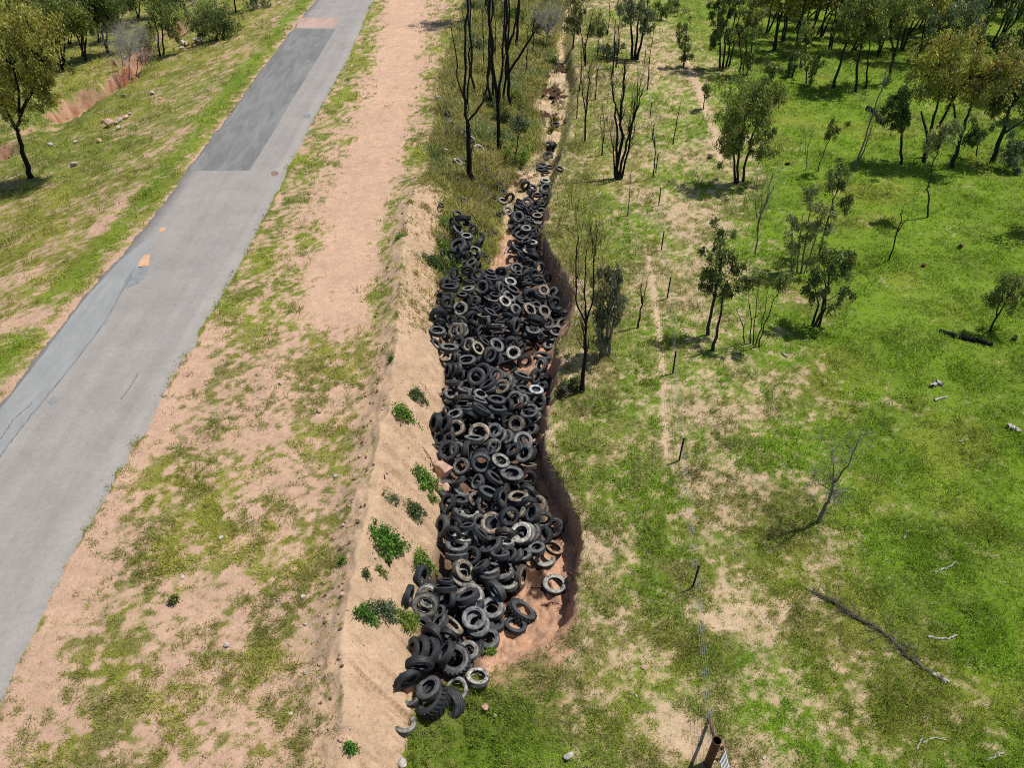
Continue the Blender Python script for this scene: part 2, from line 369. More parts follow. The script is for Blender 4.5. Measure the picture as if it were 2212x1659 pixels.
F = np.stack([idx[:-1, :-1], idx[:-1, 1:], idx[1:, 1:], idx[1:, :-1]], -1).reshape(-1)
m, nt, bs, out = mat_new('earth_and_turf')
aS = N(nt, 'ShaderNodeAttribute', attribute_name='soil'); aG = N(nt, 'ShaderNodeAttribute', attribute_name='gcol'); aC = N(nt, 'ShaderNodeAttribute', attribute_name='cov')
n_hi = noise_node(nt, 9, 6, .7); n_mid = noise_node(nt, 2.3, 5, .65); n_fine = noise_node(nt, 45, 3, .6)
vor = N(nt, 'ShaderNodeTexVoronoi', Scale=16); tc = N(nt, 'ShaderNodeTexCoord'); nt.links.new(tc.outputs['Object'], vor.inputs['Vector'])
s1 = mix(nt, 1.0, aS.outputs['Color'], ramp(nt, n_hi.outputs[0], .25, .75, (.72, .70, .68, 1), (1.16, 1.15, 1.14, 1)).outputs[0], 'MULTIPLY')
s1 = mix(nt, 1.0, s1, ramp(nt, n_mid.outputs[0], .3, .7, (.86, .84, .82, 1), (1.1, 1.1, 1.1, 1)).outputs[0], 'MULTIPLY')
peb = ramp(nt, vor.outputs['Distance'], .08, .14, (1, 1, 1, 1), (0, 0, 0, 1))
pebm = N(nt, 'ShaderNodeMath', operation='MULTIPLY'); nt.links.new(peb.outputs[0], pebm.inputs[0]); nt.links.new(ramp(nt, n_mid.outputs[0], .5, .62).outputs[0], pebm.inputs[1])
s1 = mix(nt, pebm.outputs[0], s1, (.34, .27, .20))
g1 = mix(nt, 1.0, aG.outputs['Color'], ramp(nt, n_fine.outputs[0], .3, .7, (.45, .47, .4, 1), (1.1, 1.1, 1.0, 1)).outputs[0], 'MULTIPLY')
g1 = mix(nt, ramp(nt, n_hi.outputs[0], .52, .72).outputs[0], g1, (.27, .23, .11))
ad = N(nt, 'ShaderNodeMath', operation='MULTIPLY_ADD'); nt.links.new(n_hi.outputs[0], ad.inputs[0]); ad.inputs[1].default_value = 1.9; nt.links.new(aC.outputs['Fac'], ad.inputs[2])
ad2 = N(nt, 'ShaderNodeMath', operation='MULTIPLY_ADD'); nt.links.new(n_fine.outputs[0], ad2.inputs[0]); ad2.inputs[1].default_value = .5; nt.links.new(ad.outputs[0], ad2.inputs[2])
fac = ramp(nt, ad2.outputs[0], 1.22, 1.62); fac.color_ramp.elements[0].position = .0
mr = N(nt, 'ShaderNodeMapRange'); mr.inputs[1].default_value = 1.52; mr.inputs[2].default_value = 2.12; nt.links.new(ad2.outputs[0], mr.inputs[0])
fin = mix(nt, mr.outputs[0], s1, g1)
nt.links.new(fin, bs.inputs['Base Color']); bs.inputs['Roughness'].default_value = .95; bs.inputs['Specular IOR Level'].default_value = .1
hb = N(nt, 'ShaderNodeMath', operation='ADD'); nt.links.new(n_hi.outputs[0], hb.inputs[0]); nt.links.new(n_fine.outputs[0], hb.inputs[1])
bump(nt, bs, hb.outputs[0], .8, .05)
M['ground'] = m
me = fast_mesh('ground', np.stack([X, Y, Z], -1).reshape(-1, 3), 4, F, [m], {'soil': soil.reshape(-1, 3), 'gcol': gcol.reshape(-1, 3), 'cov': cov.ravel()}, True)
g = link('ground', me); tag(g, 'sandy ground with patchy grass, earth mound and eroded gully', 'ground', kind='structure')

# ------------------------------------------------------------------ road
m, nt, bs, out = mat_new('worn_asphalt')
n1 = noise_node(nt, .5, 5, .6); n2 = noise_node(nt, 60, 2, .5); n3 = noise_node(nt, 4, 5, .7)
tc = N(nt, 'ShaderNodeTexCoord'); mp = N(nt, 'ShaderNodeMapping'); mp.inputs['Scale'].default_value = (1.3, .06, 1); nt.links.new(tc.outputs['Object'], mp.inputs[0])
n4 = N(nt, 'ShaderNodeTexNoise', Scale=1.2, Detail=4); nt.links.new(mp.outputs[0], n4.inputs['Vector'])
c = ramp(nt, n1.outputs[0], .3, .7, (.262, .241, .219, 1), (.315, .292, .268, 1)).outputs[0]
c = mix(nt, 1, c, ramp(nt, n2.outputs[0], .25, .75, (.72, .72, .72, 1), (1.25, 1.25, 1.25, 1)).outputs[0], 'MULTIPLY')
c = mix(nt, 1, c, ramp(nt, n4.outputs[0], .35, .65, (.94, .94, .945, 1), (1.04, 1.04, 1.035, 1)).outputs[0], 'MULTIPLY')
c = mix(nt, 1, c, ramp(nt, n3.outputs[0], .3, .7, (.93, .93, .93, 1), (1.05, 1.05, 1.05, 1)).outputs[0], 'MULTIPLY')
nt.links.new(c, bs.inputs['Base Color']); bs.inputs['Roughness'].default_value = .8; bump(nt, bs, n2.outputs[0], .25, .01)
M['asphalt'] = m
def tinted(name, a, b, sc=.9, stretch=.15):
    m, nt, bs, out = mat_new(name); tc = N(nt, 'ShaderNodeTexCoord'); mp = N(nt, 'ShaderNodeMapping'); mp.inputs['Scale'].default_value = (1, stretch, 1)
    nt.links.new(tc.outputs['Object'], mp.inputs[0]); no = N(nt, 'ShaderNodeTexNoise', Scale=sc, Detail=6, Roughness=.65, Distortion=.6); nt.links.new(mp.outputs[0], no.inputs['Vector'])
    n2 = noise_node(nt, 60, 2, .5)
    c = ramp(nt, no.outputs[0], .32, .62, (*a, 1), (*b, 1)).outputs[0]
    c = mix(nt, 1, c, ramp(nt, n2.outputs[0], .25, .75, (.8, .8, .8, 1), (1.2, 1.2, 1.2, 1)).outputs[0], 'MULTIPLY')
    nt.links.new(c, bs.inputs['Base Color']); bs.inputs['Roughness'].default_value = .75; return m
M['patch'] = tinted('newer_asphalt', (.135, .132, .126), (.215, .21, .20), 1.1, .22)
M['patchpink'] = tinted('pink_patch', (.36, .24, .19), (.44, .31, .25))
M['bluestrip'] = tinted('bluish_seal', (.225, .23, .225), (.285, .285, .275), 1.5, .3)
M['pothole'] = tinted('bare_road_base', (.50, .28, .15), (.58, .36, .22), 3, 1)
M['smallpatch'] = tinted('dark_patch', (.17, .18, .185), (.25, .26, .262), 2, 1)
M['stain'] = tinted('brown_stain', (.19, .13, .10), (.25, .19, .15), 3, 1)
M['crack'] = simple_mat('crack_filler', (.15, .145, .14), .3, 10, .8, 0)
def strip_sheet(name, fa, fb, ys, z, mat, label, cat, skirt=True, nc=9):
    a = fa(ys); b = fb(ys); t = np.linspace(0, 1, nc)
    XX = a[:, None] * (1 - t) + b[:, None] * t; YY = np.repeat(ys[:, None], nc, 1); ZZ = np.full_like(XX, z)
    if skirt:
        XX = np.concatenate([XX[:, :1] - .02, XX, XX[:, -1:] + .02], 1); YY = np.repeat(ys[:, None], nc + 2, 1)
        ZZ = np.concatenate([np.full((len(ys), 1), z - .12), ZZ, np.full((len(ys), 1), z - .12)], 1)
    r, cc = XX.shape; ii = np.arange(r * cc).reshape(r, cc)
    F = np.stack([ii[:-1, :-1], ii[:-1, 1:], ii[1:, 1:], ii[1:, :-1]], -1).reshape(-1)
    me = fast_mesh(name, np.stack([XX, YY, ZZ], -1).reshape(-1, 3), 4, F, [mat]); o = link(name, me)
    return tag(o, label, cat, kind='structure')
ys = np.concatenate([np.arange(-40, 8, 4.), np.arange(8, 110, .12), np.arange(110, 600, 10.)])
def rag(y, P, s, seed): return lin(P, y) + (fbm(y * .9, y * 0 + seed, seed, 4) - .5) * .35 + (fbm(y * 4, y * 0 + 3.3 * seed, seed + 1, 2) - .5) * .16 + s
edgeL = lambda y: rag(y, ROADL, 0, 1); edgeR = lambda y: rag(y, ROADR, 0, 2)
strip_sheet('road', edgeL, edgeR, ys, .045, M['asphalt'], 'worn grey bitumen road with ragged edges', 'road')
def quad_sheet(name, D, z, mat, label, jit=.03, nseg=14):
    P = []
    for (a, b) in zip(D, D[1:] + D[:1]):
        for k in range(nseg):
            t = k / nseg; P.append((a[0] * (1 - t) + b[0] * t, a[1] * (1 - t) + b[1] * t))
    P = np.array(P); x, y = gp(P[:, 0], P[:, 1], z); x = x + RNG.normal(0, jit, len(x)); y = y + RNG.normal(0, jit, len(x))
    me = bpy.data.meshes.new(name); me.from_pydata([(a, b, z) for a, b in zip(x, y)], [], [list(range(len(x)))]); me.materials.append(mat); me.update()
    o = link(name, me); return tag(o, label, 'road surface', kind='structure')
quad_sheet('road_patch', [(637,61),(725,61),(539,368),(409,368)], .049, M['patch'], 'long dark rectangular bitumen patch on the road', .015, 30)
quad_sheet('road_patch', [(646,37),(733,37),(723,59),(640,59)], .049, M['patchpink'], 'pinkish rectangular patch at the far end of the dark patch', .015)
quad_sheet('road_patch', [(262,560),(330,505),(318,540),(282,590),(235,690),(170,775),(100,862),(30,945),(-10,1000),(-150,1190),(-190,1120),(4,880),(82,780),(152,686),(193,634)], .049, M['bluestrip'], 'bluish resealed strip along the left road edge', .01)
quad_sheet('pothole', [(310,551),(325,548),(322,572),(300,578),(296,573)], .053, M['pothole'], 'orange bare pothole in the bluish strip', .02, 5)
quad_sheet('road_patch', [(288,577),(322,574),(318,590),(298,612),(272,622),(268,608)], .053, M['smallpatch'], 'small dark patch just below the orange pothole', .02, 6)
quad_sheet('pothole', [(345,492),(357,490),(355,498),(344,501)], .053, M['pothole'], 'small orange pothole near the road edge above the bluish strip', .02, 4)
quad_sheet('road_patch', [(586,371),(592,368),(599,369),(602,374),(598,379),(591,380),(586,377)], .053, M['stain'], 'round rust brown stain below the dark patch', .01, 6)
quad_sheet('road_patch', [(103,868),(118,855),(124,862),(110,878)], .053, M['smallpatch'], 'small bluish repair spot in mid road', .02, 5)
quad_sheet('road_patch', [(656,247),(672,245),(670,253),(655,254)], .053, M['smallpatch'], 'small bluish spot near the right road edge', .02, 5)
for i, pts in enumerate(([(285,592),(265,625),(230,690),(170,770),(100,858),(40,930),(0,985),(-40,1050)], [(262,862),(285,830),(298,805)], [(0,950),(30,905),(70,870)])):
    P = np.array(pts, float); t = np.linspace(0, len(P) - 1, 60)
    px = np.interp(t, np.arange(len(P)), P[:, 0]) + RNG.normal(0, .8, 60); py = np.interp(t, np.arange(len(P)), P[:, 1])
    x, y = gp(px, py, .057); w = .008 + .03 * RNG.random(60) ** 2
    me = fast_mesh('road_crack', np.concatenate([np.stack([x - w, y, x * 0 + .057], -1), np.stack([x + w, y, x * 0 + .057], -1)]), 4, np.stack([np.arange(59), np.arange(59) + 60, np.arange(59) + 61, np.arange(59) + 1], -1).reshape(-1), [M['crack']])
    tag(link('road_crack', me), ['dark crack along the bluish strip', 'dark wandering crack in mid road', 'short dark crack at the left road edge'][i], 'crack', kind='structure')

# ------------------------------------------------------------------ grass blades
def grass_object(name, label, cat, sel, n_try, seed, kmin=9, box=(-160, 2380, -40, 1760)):
    rng = np.random.default_rng(seed)
    px = rng.uniform(box[0], box[1], n_try); py = rng.uniform(box[2], box[3], n_try)
    x, y, z = hit(px, py)
    ok = (y > 7) & (y < 115) & sel(x, y)
    x, y, z, px, py = x[ok], y[ok], z[ok], px[ok], py[ok]
    cv, so, gc, tl = cover(x, y)
    xl = edgeL(y); xr = edgeR(y)
    nf = fbm(x * 9, y * 9, 5, 2)
    p = sm(.12, .95, cv + (nf - .5) * 2.2)
    keep = (rng.random(len(x)) < p) & ~((x > xl - .03) & (x < xr + .03))
    x, y, z, gc, tl, cv = x[keep], y[keep], z[keep], gc[keep], tl[keep], cv[keep]
    dep = np.hypot(y * CP + (CAMZ) * SP, x * 0)
    n = len(x); k = kmin
    pxm = dep / 740.0
    size = (.07 + .15 * rng.random(n) ** 1.8) * (1 + 1.0 * tl) * np.clip(.75 + dep / 90, .8, 1.5) * np.clip(.6 + .5 * cv, .6, 1.1) * (.55 + 1.25 * sm(.42, .68, fbm(x * .9, y * .9, 4, 3)))
    spread = size * .55 + pxm * 1.2
    bx = x[:, None] + rng.normal(0, 1, (n, k)) * spread[:, None] * .6; by = y[:, None] + rng.normal(0, 1, (n, k)) * spread[:, None] * .6
    bz = height(bx.ravel(), by.ravel()).reshape(n, k) - .01
    az = rng.uniform(0, 2 * math.pi, (n, k)); tilt = rng.uniform(.15, 1.15, (n, k)); ln = size[:, None] * rng.uniform(.6, 1.25, (n, k))
    w = np.maximum(.006, pxm[:, None] * rng.uniform(.15, .34, (n, k)))
    tipx = bx + np.cos(az) * np.sin(tilt) * ln; tipy = by + np.sin(az) * np.sin(tilt) * ln; tipz = bz + np.cos(tilt) * ln
    ox = -np.sin(az) * w; oy = np.cos(az) * w
    mx, my, mz = bx * .45 + tipx * .55, by * .45 + tipy * .55, bz * .35 + tipz * .65
    V = np.stack([np.stack([bx - ox * .7, by - oy * .7, bz], -1), np.stack([mx + ox, my + oy, mz], -1), np.stack([tipx, tipy, tipz * .9 + bz * .1], -1), np.stack([mx - ox, my - oy, mz], -1)], 2).reshape(-1, 3)
    col = gc[:, None, :] * rng.uniform(.7, 1.75, (n, 1, 1)) * rng.uniform(.75, 1.35, (n, k, 1))
    dr = (rng.random((n, k, 1)) < (.13 - .10 * sm(0, 6, x - lin(FENCE, y)))[:, None, None]); col = np.where(dr, np.array([.30, .235, .11]), col)
    col = np.repeat(col[:, :, None, :], 4, 2).reshape(-1, 3)
    me = fast_mesh(name, V, 4, np.arange(len(V)), [M['grass']], {'Col': col})
    o = link(name, me); tag(o, label, cat, kind='stuff'); return len(V) // 4
nb = grass_object('paddock_grass', 'short green grass over the paddock right of the gully', 'grass', lambda x, y: (x > lin(FLR, y)) | ((x > lin(TOE, y)) & (y < yend(x))), 180000, 21)
nb += grass_object('verge_grass', 'patchy olive grass on the sandy verges by the road', 'grass', lambda x, y: x < lin(CREST, y) - .1, 130000, 22)
nb += grass_object('bank_grass', 'long dry grass on the gully bank', 'grass', lambda x, y: (x >= lin(CREST, y) - .1) & (x <= lin(FLR, y)) & ~((x > lin(TOE, y)) & (y < yend(x))), 95000, 23, 12, (860, 1340, -40, 720))
print('blades', nb)

# ------------------------------------------------------------------ tyres
TYRES = """1397 2494 86 .75 95 pw
1568 2273 112 .93 75 gL
1651 2333 85 .62 95 pn
1576 2383 83 .9 20 pr
1543 2435 108 .65 340 gn -1
1483 2410 120 .6 35 kL
1477 2373 89 .7 45 gn
1421 2397 89 .65 40 gh
1415 2358 96 .35 240 kn
1450 2310 96 .35 270 kn
1417 2248 91 .45 10 kn
1442 2244 96 .4 12 kb
1476 2250 91 .5 15 kn
1488 2208 93 .5 315 kn
1529 2250 93 .3 30 kn
1544 2208 68 .5 290 kn
1619 2244 71 .85 80 pn -1
1638 2134 83 .95 100 gn
1650 2156 85 .95 100 gn -1
1610 2051 87 .35 68 kn
1623 2057 96 .85 60 pn -1
1627 2088 87 .4 70 kn -1
1544 2071 66 .4 5 kn
1477 2065 83 .95 300 pn -1
1466 2097 88 .92 300 pn
1424 2061 75 .2 190 kb
1515 2113 52 .6 30 gn
1509 2148 77 .35 40 gn
1567 2154 87 .4 130 tn
1534 2022 89 .15 90 kn
1540 2001 58 .2 95 kn
1688 2202 80 .8 95 gn
1706 2152 72 .6 80 kn -1
1466 1991 75 .45 190 kn
1700 2097 81 .85 80 gn
1918 2014 79 .76 100 pn
1753 2005 78 .7 95 pn
1741 1977 64 .5 60 gh
1812 1995 83 .3 190 tn
1704 2050 85 .4 325 gn
1812 2101 100 .45 125 kL
1783 2155 75 .6 105 kn
1608 1969 81 .68 150 tn
1606 1988 89 .7 120 pn -1
1685 1959 77 .5 85 gn
1689 1979 77 .45 90 kn -1
1658 1948 64 .2 55 kn
1625 1919 64 .8 20 kn -1
1578 1907 83 .25 90 gh
1579 1878 81 .55 92 gh
1599 1853 68 .38 100 pn
1598 1871 96 .85 60 kn -1
1560 1851 62 .7 300 kn
1571 1815 54 .6 340 kn
1518 1817 79 .4 5 gb
1693 1878 81 .5 60 kn
1668 1840 77 .15 130 kn
1614 1813 58 .25 80 kn
1753 1869 50 .45 90 pn
1745 1852 71 .35 275 tn
1697 1806 74 .98 45 tn
1712 1813 75 .95 20 kn -1
1762 1788 68 .85 225 kn
1780 1759 68 .85 45 tn -1
1834 1771 71 .6 20 gn
1851 1742 71 .85 30 tn -1
1826 1751 64 .7 270 kn -1
1789 1711 75 .5 80 tn
1820 1709 64 .6 310 gn -1
1714 1744 48 .5 40 pn -1
1878 1800 66 .8 250 gn -1
1913 1823 69 .85 20 gn
1799 1838 77 .88 70 pn
1812 1840 77 .88 60 pn -1
1830 1840 73 .9 40 gn -2
1874 1850 66 .75 20 kn -1
1853 1888 62 .62 80 gn
1917 1888 64 .6 120 on
1881 1921 79 .85 92 ph
1807 1913 54 .65 60 gn
1774 1913 62 .75 45 gh
1756 1913 62 .7 50 kn
1728 1908 69 .4 90 kw
1680 1742 69 .8 200 gn
1692 1696 74 .45 110 kn
1741 1721 64 .5 180 kL
1542 1735 67 .6 20 kn
1591 1720 61 .45 95 kn
1599 1688 64 .65 120 gh
1645 1664 55 .62 20 gn
1645 1725 54 .8 150 tn -1
1581 1656 50 .2 60 kn
1714 1646 67 .3 130 kb
1662 1602 69 .95 270 gn
1665 1587 67 .95 280 kn -1
1591 1610 59 .9 20 gn
1596 1772 64 .2 120 gb
1623 1768 64 .5 90 ph -1
1546 1778 50 .2 180 kn
1562 1775 47 .2 30 tn -1
1658 1802 50 .8 200 gn -1
1769 1630 82 .62 95 gb
1732 1588 64 .68 120 pn
1709 1618 44 .9 60 kn -1
1808 1521 67 .9 100 gn
1808 1564 62 .85 40 gn
1769 1551 54 .55 45 kn
1828 1568 57 .7 10 kn -1
1842 1548 44 .6 10 kn -1
1827 1603 57 .2 90 tn
1828 1655 55 .95 270 kn
1709 1544 54 .8 220 pn
1690 1554 37 .8 40 kn
1721 1504 61 .8 40 gn -1
1748 1507 50 .8 30 pn -1
1706 1485 55 .85 60 gn
1655 1494 74 .92 60 tn
1638 1509 66 .25 95 gn
1655 1457 57 .85 270 kn -1
1623 1442 50 .3 300 kn
1574 1477 59 .9 30 tn
1569 1427 55 .6 70 gn
1544 1419 30 .7 180 pn -1
1497 1459 64 .4 5 kn
1532 1464 64 .45 20 kn
1546 1491 44 .6 20 gn -1
1517 1513 49 .8 30 kn
1549 1514 42 .8 20 kn -1
1546 1555 69 .92 20 kn
1578 1555 57 .85 10 gn -1
1591 1545 50 .7 10 kn -2
1625 1558 71 .2 180 kn
1815 1255 54 .75 230 gn
1872 1225 64 .35 95 kb
1862 1262 54 .6 20 pL
1855 1301 50 .6 200 gn
1800 1311 47 .75 60 ph
1808 1292 64 .2 110 gn
1853 1343 52 .62 100 wn
1865 1334 54 .55 60 gn -1
1815 1343 67 .35 110 kn
1862 1392 57 .92 20 gn
1894 1387 37 .6 0 kn -1
1827 1417 61 .8 80 gn
1842 1442 57 .8 40 pn -1
1781 1464 59 .9 20 tn
1758 1455 57 .7 200 kn -1
1815 1462 40 .7 10 kn -1
1835 1482 47 .6 40 gn
1778 1378 61 .85 30 gn
1805 1382 44 .8 30 pn -1
1751 1402 54 .4 10 kn
1788 1400 44 .2 60 rn
1717 1375 64 .42 100 kn
1721 1405 67 .3 100 kn
1695 1227 55 .7 200 gn
1774 1217 50 .92 90 pn
1714 1296 52 .92 45 kn
1731 1334 55 .85 60 tn
1744 1318 54 .8 40 pn -1
1645 1300 62 .95 60 kn
1665 1285 64 .9 30 kn -1
1655 1269 61 .85 280 gn -2
1682 1323 64 .3 60 kn
1611 1239 61 .55 80 gn
1541 1231 40 .7 75 tn
1562 1237 34 .4 10 kn
1576 1241 30 .3 5 pn -1
1544 1278 47 .4 5 kn
1561 1278 50 .4 5 kn
1577 1274 47 .3 5 gb
1591 1298 34 .4 10 pn -1
1562 1315 50 .15 90 kn
1604 1335 64 .4 110 gh
1520 1342 52 .85 60 oh
1559 1357 49 .75 95 gh
1601 1360 49 .88 30 gn
1662 1358 49 .65 110 gn
1658 1377 67 .2 110 gn
1603 1385 67 .2 270 tn
1609 1404 67 .2 95 kn
1667 1406 74 .15 120 kn
1695 1342 40 .2 60 gb
1720 1190 55 .65 140 gn
1767 1190 50 .92 270 gn -1
1655 1201 50 .7 140 tn
1677 1177 50 .25 130 kn
1618 1190 50 .8 20 pn -1
1577 1180 50 .9 20 kn
1552 1194 62 .35 95 gn
1510 1187 44 .5 150 kn
1512 1138 59 .45 95 gn
1519 1121 41 .7 270 kn -1
1516 1097 59 .8 250 kn
1545 1077 49 .6 270 kn -1
1573 1143 56 .9 20 tn
1594 1139 51 .9 20 pn -1
1588 1065 53 .9 30 pn
1545 1047 44 .75 210 gn
1520 1042 25 .8 200 th
1560 1110 41 .7 0 kn
1592 1113 41 .8 300 pn -1
1632 1102 52 .65 220 kn
1612 1039 48 .6 20 kn
1640 1039 38 .7 20 gn
1640 1017 41 .6 300 gn -1
1553 987 56 .3 92 kn
1542 982 46 .6 200 gn -1
1616 994 44 .35 80 pn
1665 990 46 .92 20 gn
1678 987 44 .8 10 kn -1
1597 1013 38 .4 95 kn
1673 1039 46 .7 20 kh
1635 1075 33 .4 270 gn
1657 1067 38 .2 130 kn
1672 1087 48 .25 95 tn
1676 1116 44 .4 0 gn
1635 1129 52 .3 310 kn
1663 1146 44 .6 200 gn
1706 1140 49 .25 270 kn
1698 1075 55 .25 120 kn
1720 1121 46 .2 95 gn
1747 1039 46 .75 135 pn
1762 1021 49 .6 130 gn
1775 995 49 .4 120 kn
1765 969 43 .6 110 pn
1732 994 47 .35 180 pn
1833 1021 49 .72 220 gn
1880 1000 40 .82 120 tn
1907 1009 46 .6 40 gn
1834 1067 52 .55 140 tn
1884 1073 49 .72 140 tn
1916 1048 46 .9 220 kb
1855 1051 34 .6 110 gn
1868 1018 43 .2 110 kn
1785 1067 46 .7 140 gn
1797 1094 52 .25 200 kn
1787 1124 52 .45 190 gb
1849 1115 64 .3 290 kn
1843 1134 52 .6 100 gh
1895 1114 44 .9 160 gn
1944 1114 47 .75 60 tn
1924 1140 52 .68 100 gn
1928 1082 46 .35 240 kn
1947 1091 43 .5 270 kn -1
1868 1161 30 .7 45 kn
1901 1185 52 .55 70 gn
1767 1088 37 .2 110 kn
1755 1097 46 .3 290 gn
1712 1061 34 .8 30 ph
1706 1032 43 .3 95 gn
1712 1015 40 .35 95 kn
1709 994 34 .3 100 pn
1647 950 48 .88 30 kn
1574 946 36 .75 200 kn
1614 937 41 .75 270 gn
1659 923 33 .35 190 gn
1640 863 41 .72 100 pn
1580 844 60 .65 60 kn
1611 849 36 .5 10 kn
1612 812 46 .45 92 Wn
1585 789 41 .5 140 gn
1633 793 33 .85 20 kn
1577 815 30 .8 0 gn
1518 806 41 .8 90 kh
1655 819 36 .8 20 kn
1675 814 36 .6 20 kn
1704 819 38 .55 210 gn
1662 847 52 .2 210 kn
1621 882 31 .75 200 gn
1647 885 30 .5 10 gn
1627 903 41 .5 60 gn
1673 900 36 .9 45 gh
1670 877 27 .4 95 kn
1600 762 52 .2 270 kn
1615 769 30 .3 90 kn
1559 765 33 .6 20 kn
1584 770 30 .2 120 kn
1582 871 41 .4 0 kn
1533 874 25 .6 180 kn
1562 886 20 .7 180 kn
1698 956 49 .25 100 kn
1731 939 36 .6 250 kn
1696 934 36 .3 110 kn
1622 969 38 .2 100 kn
1766 870 45 .85 100 pn
1786 794 46 .4 60 kn
1802 809 44 .65 100 kn
1821 785 30 .6 95 gn
1840 788 25 .7 60 gn
1859 792 38 .45 20 gn
1848 810 41 .2 70 kn
1816 828 38 .35 70 kn
1836 833 45 .35 92 pn
1827 859 42 .6 95 ph
1794 855 52 .25 120 kn
1802 878 33 .3 130 kn
1837 878 44 .35 290 kn
1842 892 44 .4 290 kn
1786 922 44 .75 100 gn
1810 933 38 .6 30 gn
1792 941 25 .6 100 kn
1867 927 44 .72 200 gn
1847 947 33 .92 220 gn
1829 911 33 .6 270 pn
1817 903 30 .7 270 gn
1828 971 26 .82 70 gn
1859 968 37 .7 250 gn
1867 977 25 .6 250 ph
1889 960 30 .8 20 kn
1734 941 30 .8 290 kn
1791 747 39 .98 90 gn
1755 726 35 .9 100 pn
1820 697 36 .88 80 kn
1764 687 38 .7 220 kn
1738 690 35 .5 110 pn
1818 644 35 .7 225 kn
1843 646 30 .6 120 gn
1885 646 42 .7 70 gn
1885 621 35 .42 95 pn
1857 669 34 .35 92 kn
1837 668 30 .2 180 kn
1889 664 35 .2 95 kn
1850 704 35 .7 40 kb
1872 701 28 .55 95 gn
1868 725 38 .48 92 gn
1857 741 36 .48 95 tn
1857 759 39 .6 100 gn
1824 751 25 .6 90 pn
1833 759 25 .3 100 ph
1788 725 28 .7 270 gn
1811 727 25 .6 0 kn
1832 729 23 .8 60 kn
1818 785 35 .6 95 gn
1841 785 25 .7 60 gn
1797 711 39 .2 110 kn
1885 686 28 .4 95 kn
1716 614 28 .45 130 tn
1725 637 25 .4 130 gn
1738 660 23 .7 110 gn
1728 739 21 .5 130 pn
1575 373 33 .35 110 pn .5
1555 389 33 .5 130 kn .5
1542 415 24 .55 125 gn .5
1565 428 24 .45 135 gn .5
1553 453 26 .4 120 gn .5
1601 450 31 .5 125 pn .5
1557 479 24 .5 125 gn .5
1604 488 22 .6 120 gn .5
1626 475 35 .4 120 pn .5
1657 515 46 .65 130 pn .5
1584 556 35 .4 125 pn .5
1606 556 31 .6 120 kn .5
1693 556 35 .5 125 kn .5
1670 578 35 .5 100 pn .5
1577 622 33 .7 100 kn .5
1652 634 35 .4 95 pn .5
1714 615 35 .4 130 gn .5
1730 634 26 .4 130 gn .5
1679 658 26 .4 130 gn .5
1707 675 26 .4 130 gn .5
1584 737 35 .7 120 gn .5
1606 689 26 .4 120 gn .5
1526 706 22 .5 120 gn .5
1727 737 22 .5 130 gn .5
1918 426 31 .45 92 gn
1895 495 30 .55 95 pn
1893 535 34 .78 80 pn
1911 514 41 .35 220 kL
1872 567 37 .4 95 kn
1868 579 33 .35 95 gn
1899 574 24 .5 95 gn
1887 590 22 .4 95 gn
1935 579 27 .5 110 pn"""
def rubber(name, mul, base):
    m, nt, bs, out = mat_new(name)
    oi = N(nt, 'ShaderNodeObjectInfo'); no = noise_node(nt, 5, 5, .65); nf = noise_node(nt, 26, 3, .6)
    dust = mix(nt, 1.0, oi.outputs['Color'], (mul, mul, mul), 'MULTIPLY')
    tc = N(nt, 'ShaderNodeTexCoord'); ob = N(nt, 'ShaderNodeVectorMath', operation='ADD'); cb = N(nt, 'ShaderNodeCombineXYZ')
    nt.links.new(oi.outputs['Random'], cb.inputs[0]); sc = N(nt, 'ShaderNodeVectorMath', operation='SCALE'); nt.links.new(cb.outputs[0], sc.inputs[0]); sc.inputs['Scale'].default_value = 40
    nt.links.new(tc.outputs['Object'], ob.inputs[0]); nt.links.new(sc.outputs[0], ob.inputs[1]); nt.links.new(ob.outputs[0], no.inputs['Vector'])
    f = ramp(nt, no.outputs[0], .32, .66).outputs[0]
    ge = N(nt, 'ShaderNodeNewGeometry'); sx = N(nt, 'ShaderNodeSeparateXYZ'); nt.links.new(ge.outputs['Normal'], sx.inputs[0])
    fz = ramp(nt, sx.outputs[2], .3, .9, (.55, .55, .55, 1), (1, 1, 1, 1)); fm = N(nt, 'ShaderNodeMath', operation='MULTIPLY'); nt.links.new(f, fm.inputs[0]); nt.links.new(fz.outputs[0], fm.inputs[1]); f = fm.outputs[0]
    c = mix(nt, f, base, dust)
    c = mix(nt, 1.0, c, ramp(nt, nf.outputs[0], .3, .7, (.75, .75, .75, 1), (1.2, 1.2, 1.2, 1)).outputs[0], 'MULTIPLY')
    nt.links.new(c, bs.inputs['Base Color']); bs.inputs['Roughness'].default_value = .6; bs.inputs['Specular IOR Level'].default_value = .4
    bump(nt, bs, nf.outputs[0], .25, .01); return m
M['sidewall'] = rubber('dusty_sidewall', 1.0, (.03, .031, .032)); M['tread'] = rubber('worn_tread', .42, (.022, .023, .024))
M['whiteband'] = simple_mat('dirty_white_rubber', (.55, .53, .48), .15, 10, .7, .1)
